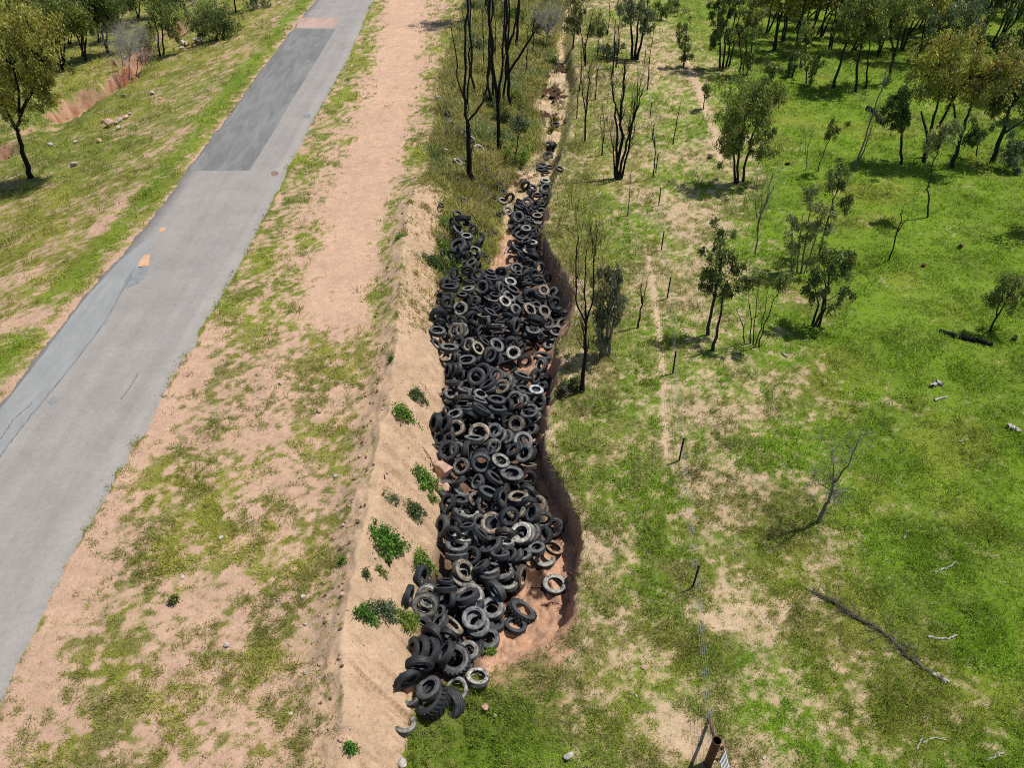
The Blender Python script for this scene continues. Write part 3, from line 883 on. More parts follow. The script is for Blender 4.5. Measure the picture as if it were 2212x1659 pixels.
def revolve(prof, seg, arc=2 * math.pi, rmod=None, cap=True):
    n = len(prof); full = arc > 6.2; k = seg if full else seg + 1
    th = np.linspace(-arc / 2, arc / 2, k, endpoint=not full) if not full else np.linspace(0, 2 * math.pi, seg, endpoint=False)
    P = np.array(prof, float)
    V = np.zeros((k, n, 3))
    for i, a in enumerate(th):
        r = P[:, 0].copy(); zz = P[:, 1].copy()
        if rmod: r, zz = rmod(i, a, r, zz)
        V[i, :, 0] = r * math.cos(a); V[i, :, 1] = r * math.sin(a); V[i, :, 2] = zz
    F = []
    for i in range(k if full else k - 1):
        i2 = (i + 1) % k
        for j in range(n):
            j2 = (j + 1) % n; F.append((i * n + j, i2 * n + j, i2 * n + j2, i * n + j2))
    return V.reshape(-1, 3), F, (k, n, full)
def casing_profile(rb, w, ro=.472):
    h = w / 2
    outer = [(rb, h * .76), (rb + .008, h * .88), (rb + .02, h * .90), (rb + .028, h * .86), (rb + (ro - rb) * .35, h * .98), (rb + (ro - rb) * .5, h * 1.0), (rb + (ro - rb) * .54, h * 1.03), (rb + (ro - rb) * .6, h * 1.0), (rb + (ro - rb) * .85, h * .95), (ro, h * .84)]
    inner = [(rb + .012, h * .62), (rb + (ro - rb) * .4, h * .80), (ro - .03, h * .74), (ro - .012, 0)]
    return outer + [(r, -z) for r, z in outer[::-1]] + [(r, -z) for r, z in inner] + [(r, z) for r, z in inner[::-1][1:]]
def tread_profile(w, rt=.5, base=.466, gr=.014, ribs=4):
    h = w / 2 * .87; p = [(base, h * .96), (rt - .022, h), (rt - .004, h * .90)]
    zs = np.linspace(h * .8, -h * .8, ribs * 2 + 1)
    for i in range(1, ribs * 2, 2):
        zc = zs[i]
        p += [(rt, zc + .012), (rt - gr, zc + .009), (rt - gr, zc - .009), (rt, zc - .012)]
    p += [(rt - .004, -h * .90), (rt - .022, -h), (base, -h * .96)]
    return p
def mk(name, V, F, info, mat, smooth=True):
    k, n, full = info; F = list(F)
    me = bpy.data.meshes.new(name)
    if not full: F += [tuple(range(n)), tuple((k - 1) * n + j for j in range(n))[::-1]]
    me.from_pydata([tuple(v) for v in V], [], F); me.materials.append(mat)
    me.polygons.foreach_set('use_smooth', np.ones(len(F), bool)); me.update()
    try: me.set_sharp_from_angle(angle=math.radians(38))
    except Exception: pass
    return me
def block_mod(i, a, r, z):
    r = r.copy()
    if i % 3 == 0: r[r > .49] -= .013
    return r, z
def lug_mesh(w, nl=22):
    V, F, info = revolve([(.44, w * .43), (.462, w * .46), (.468, w * .3), (.472, 0), (.468, -w * .3), (.462, -w * .46), (.44, -w * .43)], 44)
    V = [tuple(v) for v in V]; F = list(F)
    for i in range(nl):
        for s in (1, -1):
            a = 2 * math.pi * (i + (.5 if s < 0 else 0)) / nl; da = 2 * math.pi / nl
            b = len(V); r0, r1 = .455, .512
            secs = [(0.02 * -s * -1, a + da * .55), (w * .26 * s, a + da * .2), (w * .49 * s, a)]
            for zc, aa in secs:
                hw = da * .23
                top = r1 if abs(zc) < w * .4 else r1 - .012
                for rr, q in ((r0, -1), (top, -.8), (top, .8), (r0, 1)):
                    V.append((rr * math.cos(aa + hw * q), rr * math.sin(aa + hw * q), zc))
            for c in range(2):
                o = b + c * 4
                for j in range(3): F.append((o + j, o + j + 1, o + j + 5, o + j + 4))
            F.append((b + 3, b + 2, b + 1, b)); F.append((b + 8, b + 9, b + 10, b + 11))
    me = bpy.data.meshes.new('lug_tread'); me.from_pydata(V, [], F); me.materials.append(M['tread']); me.update(); return me
def warp(i, a, r, z):
    return r * (1 + .018 * math.sin(2 * a + .4)), z * (1 + .06 * math.sin(3 * a)) + .006 * math.sin(2 * a + 1)
KINDS_ = {}
def add_kind(k, rb, w, arc=2 * math.pi, lug=False, block=False, ribs=4):
    V, F, info = revolve(casing_profile(rb, w, .452 if lug else .472), 44, arc, warp); ca = mk('casing', V, F, info, M['sidewall'])
    if lug: tr = lug_mesh(w)
    else:
        V, F, info = revolve(tread_profile(w, ribs=ribs), 54 if block else 44, arc, (lambda i, a, r, z: warp(i, a, *block_mod(i, a, r, z))) if block else warp); tr = mk('tread', V, F, info, M['tread'])
    KINDS_[k] = (ca, tr, w)
add_kind('n0', .283, .27); add_kind('n1', .268, .29, ribs=3); add_kind('n2', .305, .25); add_kind('b', .275, .29, block=True, ribs=4)
add_kind('L', .27, .36, lug=True); add_kind('r', .34, .2, block=True, ribs=3)
add_kind('h', .285, .27, 3.7); add_kind('h2', .285, .25, 2.9); add_kind('w', .29, .24, 4.6)
def heap(x, y):
    return np.where(inside(x, y), .98 * sm(0, 1.0, dist_poly(x, y, HPc)), 0.0)
TONE = dict(k=(.060,.064,.068), g=(.19,.19,.18), p=(.42,.395,.335), t=(.36,.29,.20), o=(.36,.21,.125), r=(.16,.065,.035), w=(.42,.43,.43), W=(.10,.10,.095))
TW = dict(k='black', g='grey', p='pale dusty', t='tan dusty', o='orange dusty', r='rusty', w='whitish', W='white ringed')
LMK = [(1397,2494,'lone cut tyre at the mound foot'),(1568,2273,'big lugged tyre at the near end'),(1812,2105,'lugged black tyre on red soil'),(1918,2014,'lone pale tyre on red soil'),(1340,1872,'bright green bush on the bank'),(1531,1643,'pink boulder'),(1799,1838,'palest broad tyre in the heap'),(1697,1806,'tan round tyre in mid heap'),(1910,1480,'bare orange patch on the bank top'),(1853,1343,'whitish tyre by the gully wall'),(1858,1262,'lugged pale tyre by the wall'),(1645,1300,'doubled dark tyres in mid heap'),(1835,1190,'brown mud patch'),(1900,1000,'dark eroded bend of the wall'),(1612,812,'white ringed tyre'),(1545,930,'weeds growing into the heap'),(1630,640,'forked black trunk'),(1865,690,'narrow gully neck'),(1780,510,'leafy sapling in the gully'),(1918,426,'lone tyre on the sandy bed'),(1655,515,'large pale tyre on the slope')]
ORD = 'first second third fourth fifth sixth seventh eighth ninth tenth eleventh twelfth thirteenth fourteenth fifteenth sixteenth seventeenth eighteenth nineteenth twentieth'.split()
recs = []
for l in TYRES.strip().split('\n'):
    w = l.split(); recs.append((float(w[0]) * K, float(w[1]) * K, float(w[2]) * K, float(w[3]), float(w[4]), w[5][0], w[5][1], float(w[6]) if len(w) > 6 else 0.0))
order = sorted(range(len(recs)), key=lambda i: -recs[i][2]); keepset = set(order[:300])
PX = np.array([r[0] for r in recs]); PY = np.array([r[1] for r in recs])
lift = np.array([.16 + .22 * math.sqrt(max(0, 1 - r[3])) for r in recs])
HXx, HYy, HZz = hit(PX, PY, heap)
right_w = Vector((1, 0, 0)); fwd = Vector((0, CP, -SP)); up = Vector((0, SP, CP)); cam_p = Vector((0, 0, CAMZ))
def pose(i):
    px, py, D, ra, ang, tone, ty, lay = recs[i]
    P = Vector((HXx[i], HYy[i], HZz[i])); v = (cam_p - P); dist = v.length; v.normalize()
    P = P + v * (lift[i] / max(.35, v.z) + lay * .22)
    depth = (P - cam_p).dot(fwd); Dw = 1.07 * D * depth / FOC
    r = (right_w - v * right_w.dot(v)).normalized(); d = (-up - v * (-up).dot(v)); d -= r * d.dot(r); d.normalize()
    a = math.radians(ang); t = r * math.cos(a) + d * math.sin(a); ra = min(.99, ra)
    n = (v * ra - t * math.sqrt(1 - ra * ra)).normalized()
    Xa = (t - n * t.dot(n)).normalized(); Ya = n.cross(Xa)
    return P, n, Xa, Ya, Dw
names_lbl = {}
for i in keepset:
    px, py, D, ra, ang, tone, ty, lay = recs[i]; sx, sy = px / K, py / K
    posew = 'lying flat' if ra > .74 else ('tilted' if ra > .44 else 'on its edge')
    kind = {'h': 'half tyre', 'L': 'lugged tyre', 'r': 'worn thin tyre', 'w': 'torn tyre'}.get(ty, 'tyre')
    look = TW[tone] + ' ' + kind
    j = min(range(len(LMK)), key=lambda q: math.hypot(LMK[q][0] - sx, LMK[q][1] - sy)); lx, ly, ln = LMK[j]
    dd = math.hypot(lx - sx, ly - sy)
    if dd < 24 and D / K > 40 and not any(v[0] == 'self' and v[1] == j for v in names_lbl.values()) and j not in (4, 5, 8, 12, 13, 15, 16, 17, 18): names_lbl[i] = ('self', j, look, posew, dd, ''); continue
    ax, ay = sx - lx, sy - ly
    sec = ('right of' if ax > 0 else 'left of') if abs(ax) > abs(ay) else ('below' if ay > 0 else 'above')
    names_lbl[i] = ('rel', j, look, posew, dd, sec)
groups = {}
for i, v in names_lbl.items(): groups.setdefault(v[:4] + (v[5],), []).append(i)
LABEL = {}
for key, ids in groups.items():
    ids.sort(key=lambda i: names_lbl[i][4])
    for q, i in enumerate(ids):
        s, j, look, posew, dd, sec = names_lbl[i]
        if s == 'self': LABEL[i] = f'{look}, the {LMK[j][2]}'
        else:
            LABEL[i] = f'{look} {posew}, {(ORD[q] + " ") if len(ids) > 1 else ""}{sec} the {LMK[j][2]}'
            assert len(LABEL[i].split()) <= 16, LABEL[i]
extra_tyres = []
for i in range(len(recs)):
    px, py, D, ra, ang, tone, ty, lay = recs[i]
    P, n, Xa, Ya, Dw = pose(i)
    kk = {'n': 'n%d' % (i % 3), 'h': 'h' if i % 2 else 'h2'}.get(ty, ty)
    ca, tr, w = KINDS_[kk]
    cen = P - n * (w * Dw * .5)
    if ty not in 'hw' :
        sp = random.uniform(0, 6.28); Xa, Ya = Xa * math.cos(sp) + Ya * math.sin(sp), Ya * math.cos(sp) - Xa * math.sin(sp)
    Mx = Matrix(((Xa.x, Ya.x, n.x, cen.x), (Xa.y, Ya.y, n.y, cen.y), (Xa.z, Ya.z, n.z, cen.z), (0, 0, 0, 1))) @ Matrix.Diagonal((Dw * random.uniform(.96, 1.04), Dw * random.uniform(.92, 1.02), Dw * random.uniform(.84, 1.08), 1))
    if i not in keepset: extra_tyres.append(Mx); continue
    c = np.array(TONE[tone]) * random.uniform(.75, 1.5)
    o = link('tyre', ca); o.matrix_world = Mx; o.color = (*c, 1)
    tag(o, LABEL[i], 'tyre', 'dumped tyres in the gully')
    tc_ = link('tread', tr, o); tc_.color = (*c, 1)
    if tone == 'W':
        mbw = MB(); th = np.linspace(0, 2 * math.pi, 41); mbw.tube([(.315 * math.cos(a), .315 * math.sin(a), w * .46) for a in th], .022, 6); mbw.build('white_ring', M['whiteband'], o)
# tyres half buried below the visible layer
sv, sf = revolve(casing_profile(.283, .27), 22)[:2]; tv, tf = revolve(tread_profile(.27, ribs=1), 22)[:2]
low_v = np.concatenate([sv, tv]); low_f = np.concatenate([np.array(sf), np.array(tf) + len(sv)]); ns, nt_ = len(sf), len(tf)
BV, BF, MI = [], [], []; off = 0
def put(Mx):
    global off
    A = np.array(Mx); V = low_v @ A[:3, :3].T + A[:3, 3]; BV.append(V); BF.append(low_f + off); MI.append(np.concatenate([np.zeros(ns, int), np.ones(nt_, int)])); off += len(V)
for Mx in extra_tyres: put(Mx)
cnt = 0
while cnt < 400:
    x = random.uniform(hx.min(), hx.max()); y = random.uniform(hy.min(), hy.max())
    if not inside(np.array([x]), np.array([y]))[0]: continue
    d = float(dist_poly(np.array([x]), np.array([y]), HPc)[0])
    if d < .35: continue
    z = float(height(x, y)) - .04 + random.uniform(0, .26) * min(1, d); n = Vector((random.gauss(0, .45), random.gauss(0, .45), 1)).normalized()
    q = n.to_track_quat('Z', 'Y').to_matrix().to_4x4(); s = random.uniform(.8, 1.05)
    put(Matrix.Translation((x, y, z)) @ q @ Matrix.Scale(s, 4)); cnt += 1
me = fast_mesh('buried_tyres', np.concatenate(BV), 4, np.concatenate(BF).ravel(), [M['sidewall'], M['tread']], None, True, np.concatenate(MI))
o = link('buried_tyres', me); o.color = (.05, .05, .05, 1); tag(o, 'lower layer of black tyres seen through gaps in the heap', 'tyres', kind='stuff')

# ------------------------------------------------------------------ trees
def leaves(mb_v, mb_c, cen, nl, rad, col, lsize, rng, droop=.75, wid=.22, flat=1.0):
    """cen (n,3) clump centres -> hanging leaf blades"""
    n = len(cen)
    off = rng.normal(0, 1, (n, nl, 3)) * np.array([rad * .8, rad * .8, rad * flat]) * rng.uniform(.55, 1.45, (n, 1, 1))
    off[..., 2] -= np.abs(rng.normal(0, rad * .7 * max(droop, .2), (n, nl)))
    p = (cen[:, None] + off).reshape(-1, 3)
    d = rng.normal(0, 1, p.shape); d /= np.linalg.norm(d, axis=1)[:, None]; d[:, 2] -= droop * 1.6; d /= np.linalg.norm(d, axis=1)[:, None]
    s = rng.normal(0, 1, p.shape); s -= d * (s * d).sum(1)[:, None]; s /= np.linalg.norm(s, axis=1)[:, None]
    l = lsize * rng.uniform(.6, 1.35, (len(p), 1)); w = l * wid
    V = np.stack([p, p + d * l * .45 + s * w, p + d * l, p + d * l * .45 - s * w], 1).reshape(-1, 3)
    cc = np.array(col) * rng.uniform(.6, 1.45, (n, 1, 1)) * rng.uniform(.75, 1.3, (n, nl, 1))
    yel = rng.random((n, 1, 1)) < .22; cc = np.where(yel, cc * np.array([1.35, 1.15, .9]), cc)
    mb_v.append(V); mb_c.append(np.repeat(cc.reshape(-1, 3), 4, 0))
def leaf_object(name, vs, cs, parent, base):
    V = np.concatenate(vs) - np.array(base); c = np.concatenate(cs)
    me = fast_mesh(name, V, 4, np.arange(len(V)), [M['leaf']], {'Col': c}); return link(name, me, parent)
def limb(p0, p1, n=5, wob=.06):
    p0 = np.array(p0); p1 = np.array(p1); L = np.linalg.norm(p1 - p0); t = np.linspace(0, 1, n)[:, None]
    P = p0 * (1 - t) + p1 * t; P[1:-1] += RNG.normal(0, wob * L, (n - 2, 3)); return P
def spray(mb, P, R, rng, nb, ln, depth=2, updir=.9, start=.35, thin=.42, spread=.8, minr=.006):
    """branches off a path"""
    P = np.array(P); n = len(P); R = np.broadcast_to(np.asarray(R, float), (n,))
    for k in range(nb):
        t = rng.uniform(start, .98) * (n - 1); i = min(int(t), n - 2); f = t - i
        p = P[i] * (1 - f) + P[i + 1] * f; r = (R[i] * (1 - f) + R[i + 1] * f) * thin
        ax = P[i + 1] - P[i]; ax = ax / (np.linalg.norm(ax) + 1e-9)
        d = ax * .6 + rng.normal(0, spread, 3); d[2] += updir; d /= np.linalg.norm(d)
        L = ln * rng.uniform(.5, 1.2); q = [p]
        for s in range(3):
            d = d + rng.normal(0, .22, 3); d[2] += .08; d /= np.linalg.norm(d); q.append(q[-1] + d * L / 3)
        rr = np.linspace(max(r, minr), max(minr * .6, r * .3), 4); mb.tube(q, rr, 4)
        if depth > 1: spray(mb, q, rr, rng, max(2, nb // 3), ln * .5, depth - 1, updir, .3, .5, spread, minr)
def tree(name, label, stems, r0, crowns=(), leafcol=(.07, .085, .03), dens=1.0, lsize=.2, bark='bark', group=None, cat='tree', bare=0, bare_len=1.2, seed=0, blobs=None, droop=.75, wid=.2, fine=2, taper=.3, clump=.33, updir=.9, spread=.7):
    rng = np.random.default_rng(1000 + seed)
    base = ground(*stems[0][0]); root = thing(name, base, label, cat, group); Y0 = base.y
    paths = []
    for si, st in enumerate(stems):
        inair = isinstance(st[-1], str); pts = st[:-1] if inair else st
        b = ground(*pts[0]) if not inair else at(*pts[0], Y0); Yb = b.y if (not inair and abs(b.y - Y0) < 6) else Y0
        P = [np.array(b) - np.array([0, 0, .15 if not inair else 0])]
        jy = rng.normal(0, .35)
        for q, p in enumerate(pts[1:]):
            P.append(np.array(at(p[0], p[1], Yb + jy * (q + 1) / len(pts))))
        P = np.array(P); m = max(6, 3 * len(P)); tt = np.linspace(0, len(P) - 1, m)
        P = np.stack([np.interp(tt, np.arange(len(P)), P[:, k]) for k in range(3)], 1)
        hgt = np.linalg.norm(P[-1] - P[0]); P[1:-1] += rng.normal(0, .008 * hgt, (m - 2, 3))
        r = (1.15 if group == G2 else 1.0) * (r0 if np.isscalar(r0) else r0[min(si, len(r0) - 1)]) * (1 if not inair else .7)
        R = r * np.linspace(1, taper, m); R[0] *= 1.25 if not inair else 1
        mb = MB(); mb.tube(P, R, 8); mb.build('trunk' if not inair else 'limb', M[bark], root, loc=base); paths.append((P, R))
    if bare:
        mb = MB()
        for P, R in paths: spray(mb, P, R, rng, bare, bare_len, fine, updir=updir, spread=spread)
        if mb.v: mb.build('branches', M[bark], root, loc=base)
    if crowns:
        vs, cs = [], []; mb = MB()
        allP = np.concatenate([p[len(p) // 3:] for p, _ in paths])
        for (cx, cy, rx, ry) in crowns:
            c0 = np.array(at(cx, cy, Y0)); a = np.array(at(cx, cy - ry, Y0)); b_ = np.array(at(cx, cy + ry, Y0)); e = np.array(at(cx + rx, cy, Y0))
            rz = (a[2] - b_[2]) / 2; rw = e[0] - c0[0]
            vol = rw * rw * rz; nc = int(np.clip(dens * 11 * vol ** .62, 7, 130))
            u = rng.normal(0, 1, (nc, 3)); u /= np.linalg.norm(u, axis=1)[:, None]; u *= rng.uniform(.3, 1.12, (nc, 1)) ** .6
            lob = 1 + .45 * np.sin(3 * np.arctan2(u[:, 1], u[:, 0]) + seed) * np.sign(u[:, 2] + .2)
            cen = c0 + u * np.array([rw, rw * .9, rz]) * lob[:, None]
            leaves(vs, cs, cen, 110 if lsize < .28 else 75, .78 * clump * np.clip(rw / 1.6, .5, 1.4), leafcol, lsize * .8, rng, droop, wid)
            for k in range(0, nc, 2):
                q = allP[np.argmin(np.linalg.norm(allP - (cen[k] - np.array([0, 0, .6])), axis=1))]
                P = limb(q, cen[k], 5, .05); mb.tube(P, np.linspace(max(.012, np.mean(r0) * .25), .008, 5), 4)
        leaf_object('crown', vs, cs, root, base)
        if mb.v: mb.build('branches', M[bark], root, loc=base)
    return root
OL = (.195, .240, .060); DK = (.125, .170, .048); YE = (.31, .315, .068); GG = (.175, .225, .115); BR = (.20, .31, .07); PG = (.29, .33, .13)
G1, G2, G3, G4 = 'leafy gum trees on the paddock', 'bare burnt trees along the gully', 'forest trees at the top right', 'trees beyond the road'
T = lambda *a, **k: tree(*a, **k)
# ---- paddock, hand placed
T('gum_tree', 'big dark leafy gum with several trunks in mid paddock', [[(1593,396),(1597,330),(1610,250),(1640,190)],[(1605,392),(1615,330),(1632,270),(1650,210)],[(1590,394),(1585,330),(1580,260)]], .10, [(1625,215,58,50),(1590,275,42,48),(1655,240,32,55),(1580,325,30,35),(1640,320,32,30)], OL, 1.5, .24, group=G1, seed=1)
T('gum_tree', 'tall leafy gum casting a round shadow beside the wire fence', [[(1530,724),(1545,650),(1558,560),(1562,500)],[(1540,756),(1555,690),(1565,620)]], .09, [(1562,515,30,38),(1545,580,32,34),(1580,570,24,40),(1530,600,20,24),(1572,625,24,22)], DK, 1.5, .2, group=G1, seed=2)
T('gum_tree', 'pale leafed slender multi stemmed gum between two darker gums', [[(1731,588),(1740,520),(1752,450),(1755,410)],[(1722,590),(1728,520),(1735,460)],[(1738,590),(1760,520),(1775,460)],[(1712,585),(1712,530),(1710,480)]], .06, [(1760,420,36,28),(1730,475,26,30),(1790,465,24,34),(1710,530,18,26),(1755,500,30,24)], PG, .7, .22, bark='greybark', group=G1, seed=3)
T('gum_tree', 'small dark round crowned gum leaning on a thin trunk behind the pale leafed gum', [[(1768,556),(1780,505),(1800,440),(1812,390)]], .07, [(1808,385,33,34),(1830,425,16,20)], DK, 1.5, .2, group=G1, seed=4)
T('gum_tree', 'dark bushy gum with a shadow at its foot right of the bare thin saplings', [[(1760,706),(1775,660),(1795,590),(1810,550)],[(1768,706),(1785,650),(1780,590)],[(1755,704),(1768,660),(1760,620)]], .08, [(1800,575,40,38),(1770,620,32,32),(1815,625,28,34),(1790,550,24,20),(1830,560,18,20)], DK, 1.4, .2, group=G1, seed=5)
T('sapling_clump', 'clump of bare thin saplings with a few leaves near the fence', [[(1640,750),(1655,690),(1675,640),(1690,595)],[(1628,745),(1632,680),(1640,600)],[(1622,742),(1620,670),(1612,600)],[(1610,740),(1605,700),(1590,665)],[(1632,748),(1650,690),(1660,620)]], .035, [(1690,605,20,22),(1632,600,18,16)], OL, .4, .18, group=G1, bare=7, bare_len=1.1, seed=6, bark='bark')
T('gum_tree', 'small leafy gum cut by the right edge beside a charred stump', [[(2140,716),(2155,670),(2172,625)],[(2150,690),(2180,640),(2200,600),'a']], .06, [(2185,615,38,32),(2215,640,30,30),(2160,640,20,14)], OL, 1.3, .2, group=G1, seed=7)
T('sapling', 'slanting young gum with a small crown in mid paddock', [[(1767,371),(1780,330),(1800,285),(1812,255)]], .04, [(1808,262,20,18),(1795,290,13,14)], OL, 1.2, .2, group=G1, seed=8)
T('sapling', 'small thin gum beside the cattle track', [[(1519,236),(1522,205),(1527,175)]], .05, [(1527,178,14,22)], OL, 1.0, .25, group=G1, seed=9)
T('gum_tree', 'narrow leafy gum at the far end of the fence line', [[(1476,144),(1480,100),(1484,60)]], .08, [(1483,62,20,22),(1482,95,16,18),(1480,120,12,12)], OL, 1.4, .28, group=G1, seed=10)
T('gum_tree', 'tall dark gum of many straight trunks left of the forest edge', [[(1561,146),(1566,80),(1575,10)],[(1556,145),(1556,80),(1550,0)],[(1567,147),(1580,80),(1590,10)],[(1573,144),(1585,90),(1600,20)]], .11, [(1560,30,26,48),(1585,60,20,38),(1545,80,14,30),(1570,-20,30,30)], DK, 1.5, .32, group=G1, seed=11)
T('gum_tree', 'dark gum with three trunks hugging the many trunked gum', [[(1606,163),(1610,110),(1615,50)],[(1600,160),(1600,110),(1595,60)],[(1612,162),(1622,110),(1632,60)]], .10, [(1615,60,26,40),(1635,30,18,34),(1625,115,15,24)], OL, 1.5, .3, group=G1, seed=12)
T('gum_bush', 'dense rounded gum bush behind the big multi trunk gum', [[(1667,180),(1667,155),(1668,135)]], .08, [(1667,150,23,20)], DK, 1.8, .28, group=G1, seed=13, cat='bush')
for i, (bx, by, tx, ty, rx, ry, lab) in enumerate([(1712,166,1718,110,17,34,'short leafy gum at the forest edge, left of the brown twiggy one'),(1750,182,1762,115,24,40,'brownish twiggy gum at the forest edge with a shadow at its foot'),(1738,150,1740,60,20,40,'slim gum standing just inside the forest edge')]):
    T('gum_tree', lab, [[(bx, by), ((bx + tx) / 2 + 2, (by + ty) / 2), (tx, ty)], [(bx - 8, by - 2), (bx - 8, by - 30), (tx - 12, ty + 12)]], .08, [(tx, ty + 8, rx, ry * .7), (tx - 8, ty + 34, rx * .7, ry * .4)], (DK, OL, OL)[i], 1.3, .28, group=G1, seed=14 + i)
T('gum_tree', 'tall slender gum with a high crown, left of a pair of close trunks', [[(1801,189),(1818,120),(1838,60),(1850,10)]], .14, [(1850,20,40,34),(1820,60,26,24),(1860,70,24,20)], OL, 1.2, .32, group=G3, seed=17)
T('gum_tree', 'left trunk of a close pair rising to a wide crown', [[(1848,198),(1855,130),(1862,70),(1858,10)]], .14, [(1870,15,44,34),(1890,50,26,24)], OL, 1.2, .32, group=G3, seed=18)
T('gum_tree', 'right trunk of a close pair, straight and thin', [[(1871,191),(1876,120),(1880,50)]], .10, [(1885,30,34,40)], DK, 1.2, .32, group=G3, seed=19)
T('gum_tree', 'forked gum leaning towards the forest with pale limbs', [[(1920,178),(1930,120),(1942,70),(1960,20)],[(1934,120),(1918,70),(1910,20),'a']], .15, [(1950,10,46,36),(1905,20,30,30)], OL, 1.1, .32, group=G3, seed=20)
T('gum_tree', 'dark gum with a bushy crown over deep shade on the paddock', [[(1946,354),(1948,300),(1950,240),(1955,190)]], .11, [(1945,205,36,36),(1965,235,24,26),(1925,240,22,24),(1950,265,20,12)], DK, 1.4, .26, group=G1, seed=21)
T('dead_tree', 'grey leafless leaning tree among the shaded gums', [[(1846,366),(1865,310),(1890,230),(1905,190),(1918,140)],[(1850,362),(1872,310),(1885,270)]], .07, bare=10, bare_len=1.8, bark='greybark', group='leafless trees on the paddock', seed=22)
T('gum_tree', 'large yellow olive gum on two dark trunks', [[(1994,352),(2008,300),(2018,250),(2040,170)],[(2000,340),(2004,290),(1990,240)],[(2012,300),(2050,230),(2090,170),'a']], .17, [(2050,110,62,42),(2010,150,44,40),(2100,150,52,44),(2040,190,40,26)], YE, 1.3, .3, group=G3, seed=23)
T('gum_tree', 'big spreading gum with a warm olive crown behind the yellow one', [[(2056,362),(2075,300),(2095,240),(2110,190)],[(2060,300),(2062,240),(2055,200),'a']], .16, [(2130,175,56,36),(2160,130,50,36)], (.30, .275, .08), 1.2, .3, group=G3, seed=24)
T('sapling', 'crooked sapling with a loose pale crown below the big yellow gum', [[(2005,469),(2007,420),(2003,395),(2020,340),(2040,290)]], .06, [(2040,285,24,18),(2058,270,20,14),(2020,300,14,12)], PG, .9, .24, group=G1, seed=25)
T('gum_tree', 'thick charred trunk under a dark crown near the right edge', [[(2143,352),(2160,300),(2180,240),(2200,190)],[(2162,290),(2195,270),(2225,250),'a']], .19, [(2190,190,50,40),(2215,150,40,40),(2150,230,30,24)], DK, 1.3, .3, group=G3, seed=26)
T('gum_bush', 'grey green gum bush cut by the right edge in deep shade', [[(2190,368),(2192,345),(2195,325)]], .08, [(2190,330,28,36),(2215,300,22,30)], GG, 1.4, .26, group=G3, seed=27, cat='bush')
T('sapling', 'dark leafy sapling in front of the charred thick trunk', [[(2110,340),(2112,310),(2118,285)]], .06, [(2120,280,26,22),(2098,300,16,14)], DK, 1.2, .26, group=G3, seed=28)
T('gum_tree', 'gum outside the right edge whose shade falls on the green grass', [[(2300,505),(2305,440),(2315,380)]], .14, [(2300,400,60,46),(2270,440,36,30)], OL, 1.2, .3, group=G3, seed=29)
T('gum_tree', 'gum beyond the right edge above the grey green bush', [[(2290,330),(2295,270),(2300,210)]], .14, [(2280,220,60,46)], YE, 1.2, .3, group=G3, seed=61)
# ---- forest mass, each tree its own
fl = ['tall dark forest gum', 'olive forest gum', 'yellowish forest gum', 'grey green forest gum', 'dense dark forest gum']
rngf = np.random.default_rng(5)
FOREST = [(1655,70),(1690,90),(1675,20),(1720,60),(1700,-20),(1745,95),(1760,40),(1790,110),(1780,-10),(1815,60),(1840,110),(1830,10),(1865,85),(1895,120),(1885,30),(1915,70),(1945,110),(1940,10),(1975,130),(1985,60),(2010,100),(2030,20),(2050,90),(2075,150),(2085,50),(2110,110),(2130,20),(2150,170),(2160,80),(2185,130),(2195,40),(2215,180),(2230,90),(2205,230),(2255,260),(2240,20),(1640,-10),(1610,-40),(1870,-40),(1960,-40),(2060,-40),(2160,-40),(1670,110),(1715,120),(1735,30),(1772,80),(1806,-30),(1850,45),(1905,5),(1925,-25),(1960,75),(2020,60),(2035,-10),(2070,5),(2100,75),(2120,-15),(2140,105),(2175,40),(2180,-20),(2205,110),(2225,140),(2240,190),(2030,140),(2095,190),(2185,215),(2170,255)]
PLACE = ['at the left end of the forest', 'in the left part of the forest', 'in the middle of the forest', 'in the right part of the forest', 'at the right end of the forest']
used = {}
for i, (bx, by) in enumerate(FOREST):
    ki = int(rngf.integers(0, 5)); col = (DK, OL, YE, GG, DK)[ki]
    g = ground(bx, by); Yd = g.y; h = rngf.uniform(6.0, 10.5)
    sc = 1600 / (Yd * CP + 18)
    def pz(hh, dx=0):
        w = np.array([g.x + dx, Yd, g.z + hh]) - np.array([0, 0, CAMZ]); d = w[1] * CP - w[2] * SP
        return (1106 + FOC * w[0] / d, 829.5 - FOC * (w[1] * SP + w[2] * CP) / d)
    lean = rngf.uniform(-1.2, 1.6); st = [(bx, by), pz(h * .5, lean * .4), pz(h * .85, lean)]
    c1, c2, c3 = pz(h * .82, lean), pz(h * .6, lean - 1.6), pz(h * .58, lean + 1.7)
    depth = ('front' if by > 100 else ('second' if by > 40 else 'back')); part = min(4, max(0, int((bx - 1600) / 125)))
    ln = f'{fl[ki]} {PLACE[part]}, {depth} row'
    used.setdefault(ln, 0); used[ln] += 1
    if by > 125 and 1990 < bx < 2225 and i % 2: continue
    lab = ln if used[ln] == 1 else f'{ORD[used[ln] - 1]} {ln}'
    T('forest_gum', lab, [st, [(bx + 4, by - 2), pz(h * .45, lean + .9), pz(h * .75, lean + 1.6)]], .11, [(c1[0], c1[1], 1.8 * sc, 1.8 * sc), (c2[0], c2[1], 1.4 * sc, 1.5 * sc), (c3[0], c3[1], 1.4 * sc, 1.5 * sc)], col, 1.0, .36, group=G3, seed=100 + i, clump=.42)
